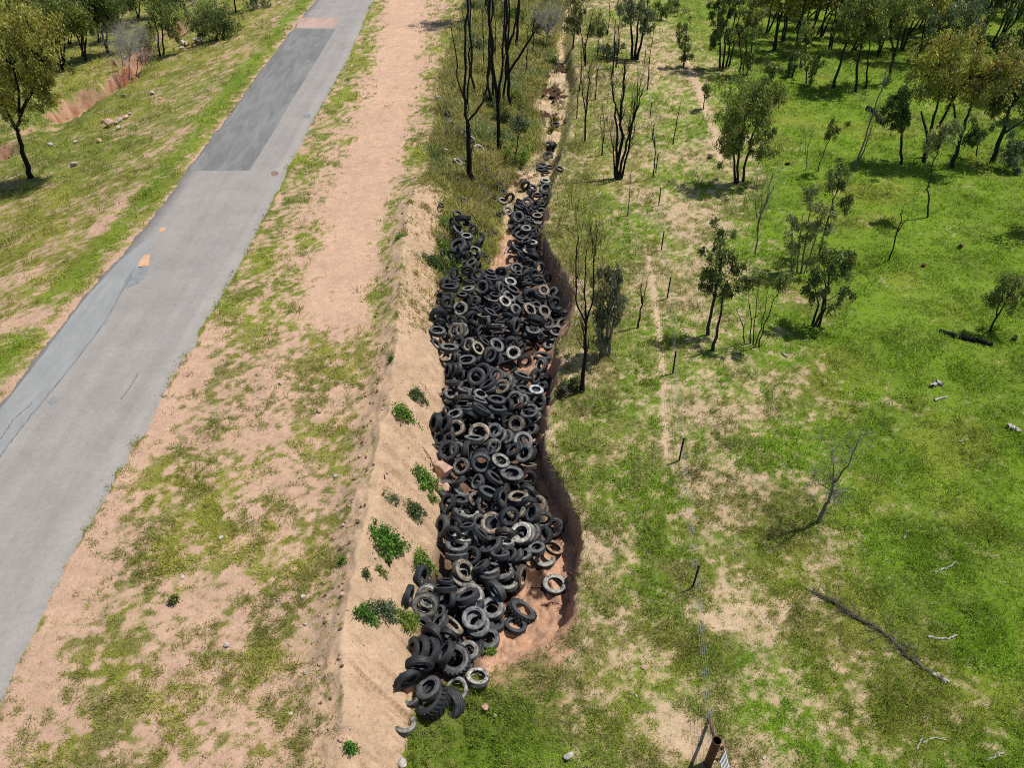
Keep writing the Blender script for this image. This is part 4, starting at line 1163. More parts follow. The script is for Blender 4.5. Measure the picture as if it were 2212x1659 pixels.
# ---- leafless saplings on the paddock
GB = 'leafless trees on the paddock'
T('dead_sapling', 'single bare leaning sapling on open green grass', [[(1920,564),(1935,510),(1948,465),(1950,452)],[(1940,500),(1952,480),'a']], .05, bare=5, bare_len=.7, group=GB, seed=30, bark='char')
T('dead_sapling', 'bare grey multi stemmed sapling left of the pale leafed gum', [[(1631,552),(1640,480),(1655,430),(1668,375)],[(1638,500),(1645,440),(1650,385),'a'],[(1634,470),(1632,430),'a'],[(1650,450),(1672,400),'a']], .05, bare=9, bare_len=1.4, bark='greybark', group=GB, seed=31)
T('dead_sapling', 'thin bare twin stemmed sapling on sandy grass', [[(1740,367),(1745,320),(1757,280)],[(1742,340),(1738,295),'a']], .035, bare=8, bare_len=1.0, bark='greybark', group=GB, seed=32)
T('dead_sapling', 'black bare sapling on pale patchy grass beside the far fence', [[(1455,311),(1462,260),(1472,215)]], .05, bare=5, bare_len=.7, bark='char', group=GB, seed=33)
T('dead_sapling', 'bare black pole like sapling on the fence line', [[(1411,383),(1415,330),(1411,282)],[(1415,320),(1405,270),'a']], .05, bare=6, bare_len=.8, bark='char', group=GB, seed=34)
T('dead_sapling', 'tall thin curved bare sapling near the far end of the fence', [[(1399,193),(1403,130),(1412,64)]], .06, bare=4, bare_len=.9, bark='char', group=GB, seed=35)
T('dead_tree', 'crooked dead shrubby tree with pale upper branches on the near paddock', [[(1768,1128),(1782,1095),(1797,1062),(1800,1040)],[(1800,1045),(1830,1010),(1845,975),(1860,938),'a'],[(1800,1045),(1798,1000),(1795,960),'a'],[(1775,1118),(1800,1092),(1803,1070),'a'],[(1797,1060),(1770,1045),(1745,1040),'a']], [.085,.05,.04,.04,.03], bare=14, bare_len=1.0, bark='greybark', group=GB, seed=36, updir=.3, spread=1.0, fine=2)
T('dead_sapling', 'bare forked sapling right of the shaggy dark tree', [[(1378,708),(1386,660),(1390,640),(1397,605)],[(1386,655),(1384,625),(1388,600),'a']], .05, bare=6, bare_len=.7, bark='char', group=GB, seed=37)
# ---- beside the gully
T('burnt_tree', 'black three forked burnt tree on the right lip of the gully', [[(1258,846),(1264,760),(1265,695)],[(1265,700),(1246,660),(1243,560),(1250,510),'a'],[(1265,700),(1264,640),(1267,540),'a'],[(1266,700),(1280,650),(1284,560),(1286,530),'a']], [.10,.06,.06,.06], bare=12, bare_len=1.7, bark='char', group=G2, seed=40, fine=2, updir=1.6, spread=.5)
T('shaggy_tree', 'shaggy grey green tree with hanging foliage to the ground beside the burnt tree', [[(1305,770),(1312,700),(1322,620)],[(1315,768),(1325,700),(1335,630)],[(1297,768),(1300,710),(1305,650)]], .08, [(1325,595,34,26),(1318,635,38,32),(1312,680,30,34),(1305,715,24,30)], (.20, .215, .125), 1.7, .26, bark='greybark', group=G2, seed=41, bare=6, bare_len=1.0, droop=1.6)
T('burnt_tree', 'fan of tall bare charred stems right of the gully', [[(1335,386),(1340,300),(1345,220),(1350,130)],[(1338,388),(1352,310),(1370,250),(1388,200)],[(1332,384),(1334,300),(1328,220),(1322,180)],[(1342,386),(1362,300),(1372,200)],[(1330,384),(1326,330),(1318,290)]], [.12,.09,.09,.08,.06], bare=13, bare_len=1.9, bark='char', group=G2, seed=42, fine=2, updir=1.3, spread=.5)
T('burnt_tree', 'slim bare charred tree above the dry strip right of the creek bed', [[(1263,307),(1266,240),(1272,180),(1275,140)],[(1266,250),(1258,200),(1256,160),'a']], .07, bare=12, bare_len=1.6, bark='char', group=G2, seed=43, updir=1.2, spread=.5)
T('burnt_sapling', 'thin dead sapling standing left of the fence', [[(1357,466),(1360,420),(1362,375)]], .04, bare=6, bare_len=.8, bark='greybark', group=G2, seed=44)
T('burnt_sapling', 'short grey dead sapling right of the creek bed', [[(1297,270),(1299,245),(1302,220)]], .035, bare=5, bare_len=.9, bark='greybark', group=G2, seed=45)
T('burnt_tree', 'thin black pole tree right of the upper creek', [[(1264,142),(1266,90),(1282,20)],[(1264,140),(1258,80),(1250,50),'a']], .08, bare=9, bare_len=1.5, bark='char', group=G2, seed=46, updir=1.2)
T('burnt_tree', 'pair of thin black poles left of a leafy clump at the top', [[(1323,160),(1328,100),(1330,40)],[(1330,145),(1336,90),(1338,30)]], .07, bare=5, bare_len=1.2, bark='char', group=G2, seed=47)
T('gum_tree', 'clump of tall black trunks with leafy tops at the top', [[(1372,127),(1378,60),(1385,-10)],[(1366,126),(1364,60),(1362,-10)],[(1376,128),(1392,60),(1400,0)]], .12, [(1375,25,32,30),(1395,50,20,24),(1355,10,22,26)], GG, 1.1, .32, group=G2, seed=48, bark='char')
T('gum_tree', 'leafy slim tree at the head of the sandy creek', [[(1238,103),(1240,60),(1240,20)]], .09, [(1240,15,24,24),(1232,50,22,20),(1248,55,16,20)], (.23, .235, .08), 1.2, .3, group=G2, seed=49)
T('grey_tree', 'grey twiggy leafless crown left of the creek head', [[(1180,102),(1184,70),(1188,30)],[(1183,75),(1165,40),'a'],[(1184,70),(1206,35),'a']], .10, bare=28, bare_len=2.0, bark='palebark', group=G2, seed=50, fine=2, spread=1.0)
T('burnt_tree', 'tall forked black burnt tree on the grassy tyre slope', [[(1018,400),(1012,330),(1010,262)],[(1010,262),(1040,225),(1052,190),(1060,120),'a'],[(1010,262),(1003,210),(1005,120),(1008,0),(1010,-60),'a'],[(1008,235),(990,170),(985,120),(975,60),'a'],[(1009,225),(1013,150),(1016,60),(1016,-40),'a']], [.2,.10,.12,.07,.08], bare=5, bare_len=1.5, bark='char', group=G2, seed=51, taper=.5, updir=1.5, spread=.4, fine=1)
T('burnt_tree', 'tallest of the straight black poles behind the gully sapling', [[(1080,330),(1076,240),(1066,120),(1050,0),(1048,-60)],[(1074,230),(1086,140),(1090,0),'a']], .14, bare=5, bare_len=1.6, bark='char', group=G2, seed=52, taper=.45, updir=1.5, spread=.4, fine=1)
T('burnt_tree', 'black pole tree with a long branch reaching right', [[(1101,235),(1098,170),(1093,100),(1095,0),(1094,-50)],[(1098,160),(1125,115),(1150,75),(1158,60),'a'],[(1095,110),(1112,60),(1120,0),'a']], .14, bare=5, bare_len=1.8, bark='char', group=G2, seed=53, taper=.5, updir=1.2, spread=.5)
T('burnt_tree', 'pair of slim black poles left of the tallest pole', [[(1066,233),(1063,150),(1060,60),(1052,-20)],[(1059,232),(1053,150),(1058,60),(1068,-20)]], .10, bare=4, bare_len=1.2, bark='char', group=G2, seed=54, taper=.5, updir=1.5, spread=.4, fine=1)
T('burnt_tree', 'black pole just behind the pair of slim poles', [[(1088,226),(1092,150),(1098,60),(1102,-20)]], .10, bare=4, bare_len=1.2, bark='char', group=G2, seed=55, taper=.5, updir=1.5, spread=.4, fine=1)
T('burnt_tree', 'leaning black pole left of the others on the bank', [[(1022,199),(1018,130),(1012,40),(1008,-30)]], .09, bare=4, bare_len=1.2, bark='char', group=G2, seed=56, taper=.5, fine=1)
T('burnt_tree', 'thick black pole at the very top beside the grey twiggy crown', [[(1116,104),(1118,50),(1124,-20)]], .14, bare=4, bare_len=1.5, bark='char', group=G2, seed=57, taper=.6, fine=1)
T('gum_tree', 'pale barked gum at the top whose shade falls on the verge', [[(1015,48),(1012,0),(1008,-60)]], .2, [(1000,-85,60,40),(975,-70,40,30)], OL, 1.2, .3, bark='palebark', group=G2, seed=58)
T('gum_tree', 'black trunk at the top edge right of the pale barked gum', [[(1047,20),(1050,-10),(1052,-60)]], .15, [(1055,-90,50,30)], OL, 1.2, .3, bark='char', group=G2, seed=59)
T('sapling', 'bright leafy green sapling wrapped round a dead black stem in the gully', [[(1111,358),(1116,320),(1120,285)],[(1118,300),(1130,270),'a']], .06, [(1108,312,20,20),(1128,325,18,18),(1118,345,14,16)], BR, 1.3, .22, bark='char', group=G2, seed=60, bare=4, bare_len=.8)
for i, (cx, cy, rx, ry, lab, colr) in enumerate([(1085,240,28,22,'olive scrub at the foot of the black poles',(.19,.21,.08)),(1115,255,26,24,'grey green scrub right of the black poles',GG),(1060,215,18,18,'small dark scrub below the pair of slim poles',DK),(1110,205,24,20,'leafy scrub around the branching pole',OL),(1075,290,18,18,'low scrub under the tallest black pole',OL),(1160,45,22,24,'dry scrub near the grey twiggy crown',GG),(1095,20,30,24,'dark leafy scrub behind the poles at the top',DK),(1030,85,20,20,'scrub on the red bank below the pale barked gum',GG),(1310,100,26,22,'scrub left of the leafy clump at the top',GG),(1290,50,22,24,'loose scrub at the top between the creek and the clump',OL),(1420,20,24,22,'leafy scrub at the top beyond the fence',DK),(1450,5,24,20,'olive scrub at the far end of the paddock',OL)]):
    T('scrub_bush', lab, [[(cx, cy + ry), (cx + 2, cy), (cx + 3, cy - ry * .6)], [(cx - 6, cy + ry * .9), (cx - 8, cy)]], .05, [(cx, cy, rx, ry), (cx + rx * .4, cy + ry * .3, rx * .6, ry * .6)], colr, .9, .22, group='scrub along the upper gully', cat='bush', seed=70 + i, bare=4, bare_len=.8)
for i, (bx, by, tx, ty, lab) in enumerate([(1252,195,1256,110,'slim black sapling on the right edge of the upper creek'),(1290,125,1293,45,'straight black sapling left of the pair of thin poles'),(1312,75,1318,-5,'black sapling at the top, left of the leafy clump'),(1346,215,1350,150,'thin black sapling above the fan of charred stems'),(1392,75,1398,10,'black sapling at the top right beside the leafy clump'),(1300,335,1304,250,'bare sapling between the slim charred tree and the fan of stems'),(1285,215,1290,130,'thin dark sapling right of the slim charred tree'),(1245,255,1247,200,'short black sapling beside the creek bed'),(1372,250,1378,160,'black sapling just right of the fan of charred stems'),(1225,60,1229,-10,'black sapling left of the tree at the creek head'),(1150,120,1152,40,'black sapling left of the grey twiggy crown'),(1135,160,1140,60,'black sapling between the branching pole and the grey crown'),(1045,150,1042,20,'black sapling right of the leaning pole on the bank'),(1070,130,1066,0,'black sapling among the poles on the upper bank')]):
    T('burnt_sapling', lab, [[(bx, by), ((bx + tx) / 2 + 2, (by + ty) / 2), (tx, ty)]], .05, bare=7, bare_len=1.1, bark='char', group=G2, seed=200 + i, updir=1.3, spread=.5, fine=2)
# ---- beyond the road, top left
T('gum_tree', 'large drooping gum on a leaning black trunk at the left edge', [[(68,384),(50,335),(38,290),(42,230),(30,150)],[(40,285),(10,230),(-5,150),'a'],[(42,250),(75,190),(95,140),'a']], .2, [(60,55,62,52),(10,60,55,60),(85,120,46,40),(25,150,50,44),(70,190,40,40),(100,175,28,28),(20,225,36,30),(-20,180,40,60)], YE, 1.5, .24, group=G4, seed=80, bark='char')
T('grey_bush', 'big leafless grey twiggy bush standing in the red creek', [[(278,168),(280,130),(285,80)],[(290,166),(300,120),(310,70)],[(268,164),(262,120),(255,70)],[(300,160),(320,120),(325,80)]], .07, bare=46, bare_len=2.0, bark='palebark', group=G4, seed=81, fine=2, spread=1.1, updir=.4, cat='bush')
T('gum_tree', 'twin trunked olive gum right of the grey twiggy bush', [[(346,120),(340,70),(330,20)],[(352,118),(350,60),(355,10)]], .11, [(355,30,32,34),(330,5,30,26),(370,60,18,22)], OL, 1.4, .3, group=G4, seed=82, bark='char')
T('gum_bush', 'rounded dark gum bush beside the road embankment', [[(468,86),(466,60),(466,30)],[(480,84),(485,50),(488,30)]], .09, [(465,38,42,34),(440,55,24,24),(490,55,20,20)], DK, 1.6, .28, group=G4, seed=83, cat='bush')
T('gum_tree', 'black trunk at the top edge behind the rounded bush', [[(509,26),(506,0),(503,-40)]], .12, [(505,-50,40,30)], DK, 1.3, .3, group=G4, seed=84, bark='char')
T('scrub_bush', 'grey green scrub near the road at the top', [[(555,18),(555,0),(558,-12)]], .06, [(555,0,26,18)], GG, 1.1, .26, group=G4, seed=85, cat='bush')
for i, (bx, by, tx, ty, rx, lab) in enumerate([(139,133,128,-10,44,'dark gum behind the drooping one with a leaning trunk'),(136,150,118,20,36,'slim gum leaning left of the dark one'),(187,130,165,20,40,'grey stemmed gum left of the grey twiggy bush'),(180,120,195,-20,40,'olive gum at the back behind the grey stemmed gum'),(234,113,220,0,42,'dark leafed gum just left of the grey twiggy bush'),(150,95,160,20,36,'airy gum right of the drooping crown'),(105,150,110,60,30,'thin gum behind the leaning black trunk'),(215,90,225,15,30,'slim gum with a thin crown behind the grey stemmed gum'),(60,60,60,-40,50,'gum at the back of the top left corner'),(20,20,10,-60,50,'tall gum filling the top left corner'),(100,40,100,-60,46,'dense gum behind the drooping crown'),(250,60,255,-30,44,'gum behind the grey twiggy bush'),(300,40,300,-50,44,'tall gum between the bush and the twin trunks'),(365,50,372,-30,32,'gum with a crown at the top, above the twin trunks')]):
    T('gum_tree', lab, [[(bx, by), ((bx + tx) / 2 + 2, (by + ty) / 2), (tx, ty)], [(bx - 3, by), ((bx + tx) / 2 - 10, (by + ty) / 2), (tx - 18, ty + 14)]], .11, [(tx, ty, rx, 32), (tx - rx * .4, ty + 32, rx * .7, 22), (tx + rx * .45, ty + 26, rx * .6, 22)], (DK, OL, OL, DK, DK, OL, YE, OL, DK, OL, OL, DK, OL, GG)[i], 1.1, .3, group=G4, seed=86 + i, bark='char' if i % 2 else 'bark')

# ------------------------------------------------------------------ shrubs on the mound
def shrub(label, px, py, rm, hm, col, n=260, ls=.12, group='weeds on the earth mound', name='weed_shrub', cat='weed', seed=0, up=.5, flat=.8):
    rng = np.random.default_rng(300 + seed); b = ground(px, py); vs, cs = [], []
    nc = int(n / 8); u = rng.normal(0, 1, (nc, 3)); u /= np.linalg.norm(u, axis=1)[:, None]; u[:, 2] = np.abs(u[:, 2]); u *= rng.uniform(.3, 1, (nc, 1))
    lob = 1 + .35 * np.sin(3 * np.arctan2(u[:, 1], u[:, 0]) + seed)
    cx = b.x + u[:, 0] * rm * lob; cy = b.y + u[:, 1] * rm * lob
    gz = height(cx, cy); cen = np.stack([cx, cy, gz + u[:, 2] * hm], 1)
    leaves(vs, cs, cen, 24, rm * .12 + .03, tuple(c * 1.25 for c in col), ls * .8, rng, -up, .26)
    o = leaf_object(name, vs, cs, None, b); o.location = b; tag(o, label, cat, group); return o
B1, B2, B3, B4 = (.085, .185, .03), (.10, .145, .06), (.125, .22, .04), (.165, .235, .05)
for i, a in enumerate([
 ('large bright green bush on the sandy bank', 838, 1180, .62, .5, B1, 1100, .13), ('bright green weed bush left of the pink boulder', 922, 1040, .5, .35, B3, 800, .12),
 ('bright green weed touching the tyres below the large bush', 916, 1222, .42, .35, B3, 600, .12), ('dark bright green clump left of a grey green weed', 795, 1335, .35, .3, B1, 500, .11),
 ('grey green weed between two greener clumps near the end of the mound', 832, 1322, .42, .32, (.10, .14, .07), 600, .1), ('yellow green weed sprawling down to the tyres near the end', 882, 1345, .45, .28, B4, 700, .11),
 ('round grey green weed on the bank above the large bush', 898, 1108, .38, .28, B2, 560, .1), ('faint grey green tuft left of the round weed', 846, 1086, .28, .2, (.16, .19, .10), 180, .12),
 ('wide green tuft on the bank above the boulder', 872, 895, .5, .22, B3, 420, .14), ('dull green thorny weed uphill of the wide tuft', 904, 855, .42, .3, B2, 420, .12),
 ('dark green bush at the left of the tyres', 944, 575, .75, .5, (.07, .11, .035), 900, .14), ('yellow green weeds growing through the tyres beside the dark bush', 985, 590, .8, .5, B4, 800, .17),
 ('green weeds among the tyres at the grassy top of the heap', 978, 500, .8, .5, B3, 620, .17), ('green weed patch left of the top tyres', 965, 545, .6, .4, B3, 420, .16),
 ('small green weed at the near end of the mound', 757, 1618, .22, .35, B1, 220, .1), ('leafy weed on the crest with a dark hollow', 740, 1212, .16, .16, B3, 120, .09),
 ('small weed low on the bank near the end', 790, 1243, .18, .16, B2, 140, .09), ('pale tuft right of the small weed', 822, 1234, .2, .18, (.16, .2, .07), 120, .11),
 ('thin green tuft under the boulder', 935, 1080, .2, .25, B3, 140, .1), ('weedy tuft on the crest high up', 845, 778, .14, .22, B1, 130, .09),
 ('green tuft on the left foot of the mound', 862, 515, .3, .2, B3, 160, .12), ('spiky tuft standing alone on the near verge', 377, 1300, .18, .3, (.11, .14, .04), 150, .12),
 ('small leafy weed between tyres and grass at the gully head', 1062, 1412, .25, .25, B3, 200, .1), ('grey dry bush on the gully lip below the burnt tree', 1215, 850, .4, .5, (.10, .10, .06), 420, .14),
 ('dark grass clump right of the gully lip', 1236, 838, .4, .5, (.085, .11, .035), 420, .18), ('tall grass clump on the sandy creek bed', 1198, 262, .3, .5, (.2, .19, .05), 160, .22), ('second grass clump on the creek bed below the first', 1192, 285, .3, .5, (.2, .19, .05), 160, .22)]):
    shrub(*a, seed=i)
# ------------------------------------------------------------------ rocks
def rock(label, px, py, s, mat='stone', group=None, flat=.7, seed=0, sink=.3, name='rock', cat='rock'):
    import bmesh
    bm = bmesh.new(); bmesh.ops.create_icosphere(bm, subdivisions=3 if s > .12 else 2, radius=1); rng = np.random.default_rng(500 + seed)
    pl = rng.normal(0, 1, (11, 3)); pl /= np.linalg.norm(pl, axis=1)[:, None]; ds = rng.uniform(.5, .85, 11)
    sc = np.array([1, rng.uniform(.65, .95), flat])
    for v in bm.verts:
        c = np.array(v.co)
        for p_, d_ in zip(pl, ds):
            k = c @ p_
            if k > d_: c = c - p_ * (k - d_) * .93
        c = c * sc * s * (1 + .1 * (fbm(c[0] * 3 + seed, c[1] * 3 + c[2], 2, 2) - .5)); v.co = c
    me = bpy.data.meshes.new(name); bm.to_mesh(me); bm.free(); me.materials.append(M[mat])
    try: me.set_sharp_from_angle(angle=math.radians(30))
    except Exception: pass
    o = link(name, me); b = ground(px, py); o.location = b + Vector((0, 0, s * flat * (1 - sink))); o.rotation_euler = (rng.normal(0, .15), rng.normal(0, .15), rng.uniform(0, 6.28))
    return tag(o, label, cat, group)
rock('large pink boulder beside the tyres and a bright green bush', 957, 1030, .55, 'rock', seed=1, flat=.85, sink=.1)
rock('smaller pink boulder just below the large one', 966, 1060, .3, 'rock', seed=2, flat=.7)
for i, (x, y, s) in enumerate([(238,272,.55),(252,268,.3),(262,262,.3),(272,255,.3),(256,278,.25),(280,248,.28),(216,307,.3),(268,208,.3),(330,203,.3),(346,215,.2),(160,358,.32),(395,97,.5),(404,98,.4),(425,92,.5),(436,88,.4),(420,100,.35),(393,107,.35),(418,20,.7),(444,60,.5),(110,315,.3),(165,308,.22),(222,263,.25)]):
    rock(['big pale boulder heading the rock line left of the road', ][0] if i == 0 else 'pale boulder in the rocks scattered down the embankment', x, y, s, 'stone' if i % 3 else 'rock', 'boulders left of the road', seed=10 + i)
for i, (x, y, s) in enumerate([(1048,1530,.13),(1043,1528,.08),(1230,1637,.2),(870,1650,.24),(735,1600,.1),(628,1545,.1),(600,1298,.09),(478,1165,.12),(740,1285,.1),(655,1290,.1),(700,1262,.07),(725,1030,.1),(720,1165,.08),(660,1350,.08),(395,1248,.09),(490,1395,.12),(690,890,.14),(605,830,.12),(1068,1548,.1),(820,1168,.09),(620,500,.1),(660,1455,.08),(960,330,.3),(945,215,.35),(1005,180,.4),(985,110,.4),(1375,1505,.07),(1365,1500,.07),(1390,1443,.1),(1555,1520,.05),(1560,1570,.05),(1650,1640,.06)]):
    rock('pale stone on bare ground', x, y, s, 'stone' if i % 4 else 'rock', 'loose pale stones', seed=60 + i, name='stone', cat='stone')
for i, (x, y, s) in enumerate([(1533,342,.24),(1701,355,.2),(2072,537,.22),(1995,575,.16)]):
    rock(['rust brown termite mound near the big multi trunk gum','small rust brown termite mound right of the big gum','rust brown termite mound on the right paddock','small termite mound below the bare leaning sapling'][i], x, y, s, 'rust', None, seed=50 + i, name='termite_mound', cat='termite mound', flat=.9)
rr = np.random.default_rng(9); CL = []
for i in range(110):                      # dark clods along the left foot of the mound
    py = rr.uniform(430, 1600); yy_ = yat(py); px_x = lin(CREST, yy_) - abs(rr.normal(.75, .3))
    d = yy_ * CP + (CAMZ) * SP; px = 1106 + FOC * px_x / d
    CL.append((px, py))
for i in range(46):                      # pale stones washed out of the bank
    py = rr.uniform(440, 1580); yy_ = yat(py); px_x = lin(CREST, yy_) + abs(rr.normal(.5, .6)); d = yy_ * CP + CAMZ * SP
    rock('small pale stone on the sandy bank of the mound', 1106 + FOC * px_x / d, py, rr.uniform(.025, .07), 'stone', 'small stones on the sandy bank', seed=260 + i, name='stone', cat='stone')
for i in range(16):
    rock('dark mud lump on the sandy bed of the upper creek', rr.normal(1195, 22), rr.uniform(140, 285), rr.uniform(.15, .4), 'mudlump', 'mud lumps on the creek bed', seed=330 + i, name='mud_lump', cat='mud lump', flat=.45)
for i, (x, y) in enumerate(CL): rock('earth clod at the foot of the mound', x, y, rr.uniform(.03, .10), 'rock' if i % 2 else 'clod', 'earth clods along the mound', seed=120 + i, name='clod', cat='clod') if 'clod' in M else None
# ------------------------------------------------------------------ fallen wood
def stick(label, pts, r, mat, name='fallen_branch', cat='branch', group=None, twigs=0, tl=.5, seed=0, r1=.4, lift_=0.0):
    rng = np.random.default_rng(700 + seed); P = []
    for k, p in enumerate(pts):
        g = ground(*p); P.append(np.array(g) + np.array([0, 0, r * .8 + lift_]))
    P = np.array(P); n = max(8, len(P) * 4); t = np.linspace(0, len(P) - 1, n); Q = np.stack([np.interp(t, np.arange(len(P)), P[:, k]) for k in range(3)], 1)
    Q[1:-1] += rng.normal(0, r * .35, (n - 2, 3)); R = np.linspace(1, r1, n) * r * rng.uniform(.85, 1.12, n)
    base = Q[0].copy(); root = thing(name, base, label, cat, group) if twigs else None
    mb = MB(); mb.tube(Q, R, 8); o = mb.build('stem' if twigs else name, M[mat], root, loc=base)
    if not twigs: o.location = base; return tag(o, label, cat, group)
    mb = MB()
    for k in range(twigs):
        t = rng.uniform(.15, 1) * (n - 1); i = min(int(t), n - 2); ax = (Q[i + 1] - Q[i]); ax /= np.linalg.norm(ax)
        d = ax + rng.normal(0, .45, 3); d[2] = abs(d[2]) * .35; d /= np.linalg.norm(d); L = tl * rng.uniform(.5, 1.3); p = Q[i]
        q = [p, p + d * L * .5, p + d * L + rng.normal(0, .05, 3)]; mb.tube(q, [.012, .009, .004], 4)
        for j in range(3):
            e = d + rng.normal(0, .5, 3); e[2] = abs(e[2]) * .3; mb.tube([q[1], q[1] + e / np.linalg.norm(e) * L * .5], [.007, .003], 3)
    mb.build('twigs', M[mat], root, loc=base); return root
stick('long charred fallen branch with many fine twigs on the near paddock', [(2035,1472),(2000,1450),(1960,1420),(1930,1385),(1900,1365),(1860,1345),(1815,1310),(1760,1285)], .075, 'twig', twigs=60, tl=.8, seed=1, r1=.3)
stick('pale broken butt end of the long charred branch', [(2016,1460),(2030,1468),(2046,1476)], .09, 'deadwood', seed=2, name='branch_stub', r1=.8)
stick('black charred log lying on bright green grass', [(2028,717),(2070,730),(2110,738),(2142,746)], .12, 'char', name='charred_log', cat='log', seed=3, r1=1.0)
W = 'pale dead wood on the paddock'
for i, (lab, pts, r) in enumerate([
 ('curved pale stick right of the long charred branch', [(2003,1376),(2025,1381),(2050,1382),(2066,1374)], .05), ('pale forked stick above the curved one', [(2018,1238),(2045,1228),(2066,1214)], .04),
 ('pale twisted stump pieces on the right paddock', [(2012,838),(2024,830),(2036,834)], .12), ('pale short stick under the stump pieces', [(2018,866),(2032,861),(2046,857)], .06), ('short pale log at the right edge', [(2176,924),(2190,930),(2204,936)], .12),
 ('small pale stick near the fallen branch top', [(1885,1291),(1897,1299),(1911,1312)], .03), ('bent grey stick above the forked stick', [(1950,1165),(1958,1155),(1962,1146)], .05), ('pale stick at the bottom right', [(2130,1645),(2150,1636),(2168,1628)], .04),
 ('thin forked pale stick near the bottom edge', [(1980,1620),(1990,1600),(1994,1585)], .025), ('thin pale stick leading right from the forked one', [(1994,1606),(2015,1595),(2045,1600)], .025), ('pale stick below the leafless dead tree', [(2070,955),(2084,952),(2092,950)], .04),
 ('small white stick beside the clump of saplings', [(1690,764),(1700,772)], .05), ('pale twig near the middle of the paddock', [(1915,1338),(1920,1330)], .035)]):
    stick(lab, pts, r, 'deadwood', group=W, seed=10 + i, r1=.6, name='dead_stick', cat='stick')
stick('thin dead branch lying across the sandy bank', [(938,1015),(930,990),(915,968),(885,945)], .02, 'bark', seed=40, name='dead_stick', cat='stick')
stick('second thin dead branch on the bank meeting the first', [(938,1015),(905,1008),(870,1000)], .014, 'bark', seed=41, name='dead_stick', cat='stick')
stick('pile of charred black logs under the leaning leafless tree', [(1872,236),(1888,244),(1896,262),(1908,270)], .22, 'char', seed=43, name='charred_log', cat='log', r1=.7)
stick('small charred stump piece at the right edge gum', [(2186,738),(2192,728)], .14, 'char', seed=42, name='charred_stump', cat='stump')
for i, p in enumerate([(1170,1310),(1140,1270),(1190,1245),(1120,750),(1150,762),(1165,735),(1100,395),(1120,405)]):
    stick('brown dead stick on the gully floor', [p, (p[0] + 22, p[1] + (i % 3 - 1) * 9), (p[0] + 38, p[1] - 4)], .025, 'rust', seed=50 + i, group='dead sticks on the gully floor', name='dead_stick', cat='stick')
# ------------------------------------------------------------------ wire fence
POSTS = [(1392,136),(1398,195),(1404,255),(1409,303),(1416,372),(1423,444),(1428,541),(1441,645),(1453,807),(1467,995),(1495,1272)]
g0 = ground(1529, 1652); fence = thing('wire_fence', g0, 'thin wire fence on black steel pickets across the paddock', 'fence')
tops = []
for i, p in enumerate(POSTS):
    b = ground(*p); hp = 1.35; lean = Vector((.03 * math.sin(i * 2.1), .04 * math.cos(i * 1.7), 0))
    mb = MB()
    for k in range(3):
        a = 2.09 * k + i; mb.tube([b + Vector((.02 * math.cos(a), .02 * math.sin(a), -.1)), b + lean + Vector((.02 * math.cos(a), .02 * math.sin(a), hp))], .022, 4)
    mb.build('picket', M['picket'], fence, loc=g0); tops.append((b, lean))
endp = g0
for k, hh in enumerate((.35, .65, .95, 1.25)):
    mb = MB(); pts = [b + l * (hh / 1.35) + Vector((.03, 0, hh)) for b, l in tops] + [endp + Vector((.02, 0, hh))]
    Q = []
    for a, b in zip(pts, pts[1:]):
        for t in np.linspace(0, 1, 5)[:-1]: Q.append(a.lerp(b, t) - Vector((0, 0, .05 * 4 * t * (1 - t))))
    Q.append(pts[-1]); mb.tube(Q, .0045, 4); mb.build('wire', M['galv'], fence, loc=g0)
st = thing('strainer_assembly', g0, 'rusty pipe strainer post with a leaning stay pipe at the near end of the fence', 'fence post')
mb = MB(); mb.tube([g0 + Vector((0, 0, -.2)), g0 + Vector((0, 0, .7)), g0 + Vector((0, 0, 1.55))], .125, 20); th = np.linspace(0, 2 * math.pi, 21)
mb.build('post', M['rust'], st, loc=g0)
mb = MB(); mb.tube([g0 + Vector((.125 * math.cos(a), .125 * math.sin(a), 1.55)) for a in th], .014, 6); mb.build('rim', M['rust'], st, loc=g0)
mb = MB(); mb.tube([g0 + Vector((-.02, .1, 1.42)), g0 * .45 + ground(1531, 1552) * .55 + Vector((0, 0, .62)), ground(1531, 1550) + Vector((0, 0, -.05))], .05, 10); mb.build('stay', M['rust'], st, loc=g0)
for hh in (.45, 1.2):
    mb = MB(); mb.tube([g0 + Vector((.1, -.02, hh)), g0 + Vector((.2, -.06, hh))], .035, 8); mb.tube([g0 + Vector((.2, -.06, hh - .06)), g0 + Vector((.2, -.06, hh + .06))], .03, 8); mb.build('hinge', M['rust'], st, loc=g0)
gt = thing('farm_gate', g0 + Vector((.24, -.06, 0)), 'galvanised tubular farm gate hung on the rusty strainer post', 'gate')
gb = gt.location; L = 3.6
def gv(t, h): return gb + Vector((.02 + .06 * t, -.02 - L * t, h))
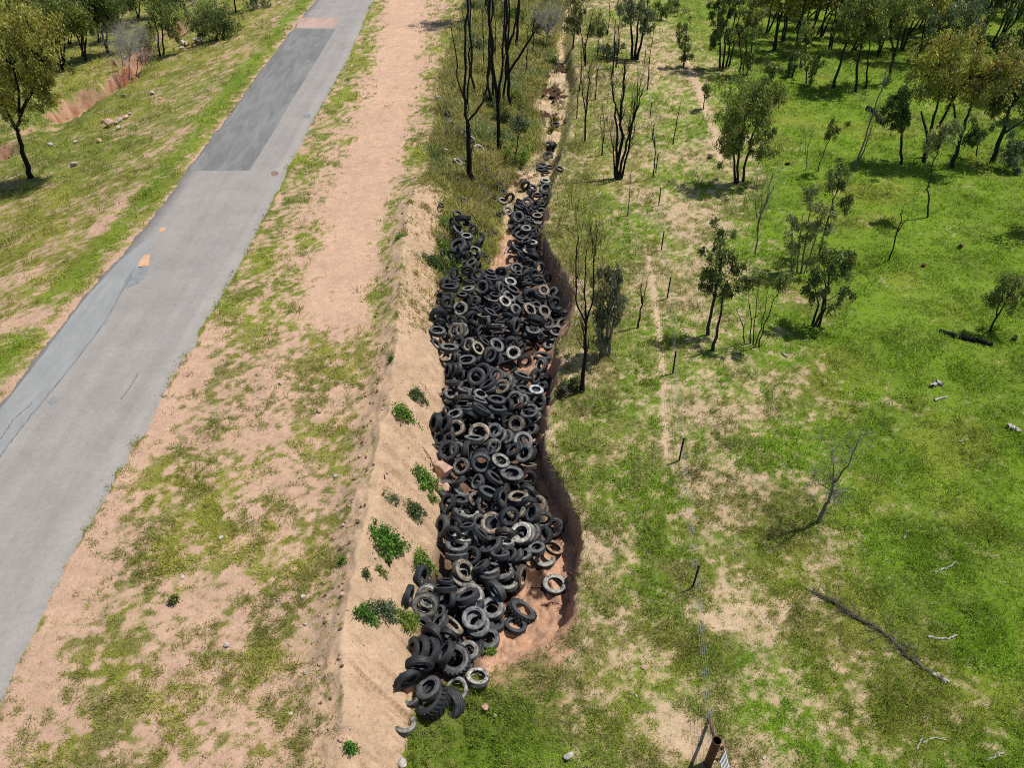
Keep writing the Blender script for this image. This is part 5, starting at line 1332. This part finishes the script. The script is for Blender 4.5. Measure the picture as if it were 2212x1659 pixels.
mb = MB(); mb.tube([gv(0, .48), gv(0, 1.18)], .024, 8); mb.tube([gv(1, .48), gv(1, 1.18)], .024, 8); mb.tube([gv(0, 1.18), gv(.5, 1.18), gv(1, 1.18)], .024, 8); mb.tube([gv(0, .48), gv(.5, .48), gv(1, .48)], .024, 8); mb.build('frame', M['galv'], gt, loc=gb)
for hh in (.62, .76, .90, 1.04): mb = MB(); mb.tube([gv(0, hh), gv(.5, hh), gv(1, hh)], .017, 8); mb.build('rail', M['galv'], gt, loc=gb)
for tt in (.33, .66): mb = MB(); mb.tube([gv(tt, .48), gv(tt, 1.18)], .017, 8); mb.build('stile', M['galv'], gt, loc=gb)

# ------------------------------------------------------------------ camera, sun, sky
cam = bpy.data.cameras.new('camera'); cam.sensor_width = 36; cam.sensor_fit = 'HORIZONTAL'; cam.lens = 36 * FOC / 2212; cam.clip_end = 8000; cam.clip_start = .5
co = bpy.data.objects.new('camera', cam); C.objects.link(co); co.location = (0, 0, CAMZ); co.rotation_euler = (math.pi / 2 - PITCH, 0, 0); scene.camera = co
EL = math.radians(66); AZ = math.atan2(.9, .40)
sd = Vector((math.sin(AZ) * math.cos(EL), math.cos(AZ) * math.cos(EL), math.sin(EL)))
sl = bpy.data.lights.new('sun', 'SUN'); sl.energy = 4.4; sl.angle = math.radians(.5); sl.color = (1, .965, .91)
so = bpy.data.objects.new('sun', sl); C.objects.link(so); so.rotation_euler = (-sd).to_track_quat('-Z', 'Y').to_euler(); so.location = (0, 0, 60)
w = bpy.data.worlds.new('World'); scene.world = w; w.use_nodes = True; nt = w.node_tree
sky = nt.nodes.new('ShaderNodeTexSky'); sky.sky_type = 'NISHITA'; sky.sun_disc = False; sky.sun_elevation = EL; sky.sun_rotation = AZ
bg = nt.nodes['Background']; nt.links.new(sky.outputs[0], bg.inputs[0]); bg.inputs[1].default_value = .085
vs = scene.view_settings; vs.view_transform = 'Standard'; vs.look = 'None'; vs.exposure = .1; vs.gamma = 1
scene.cycles.use_denoising = False; scene.cycles.filter_width = 1.05
scene.cycles.max_bounces = 6; scene.cycles.diffuse_bounces = 3; scene.cycles.transmission_bounces = 4; scene.cycles.transparent_max_bounces = 4
scene.cycles.caustics_reflective = False; scene.cycles.caustics_refractive = False
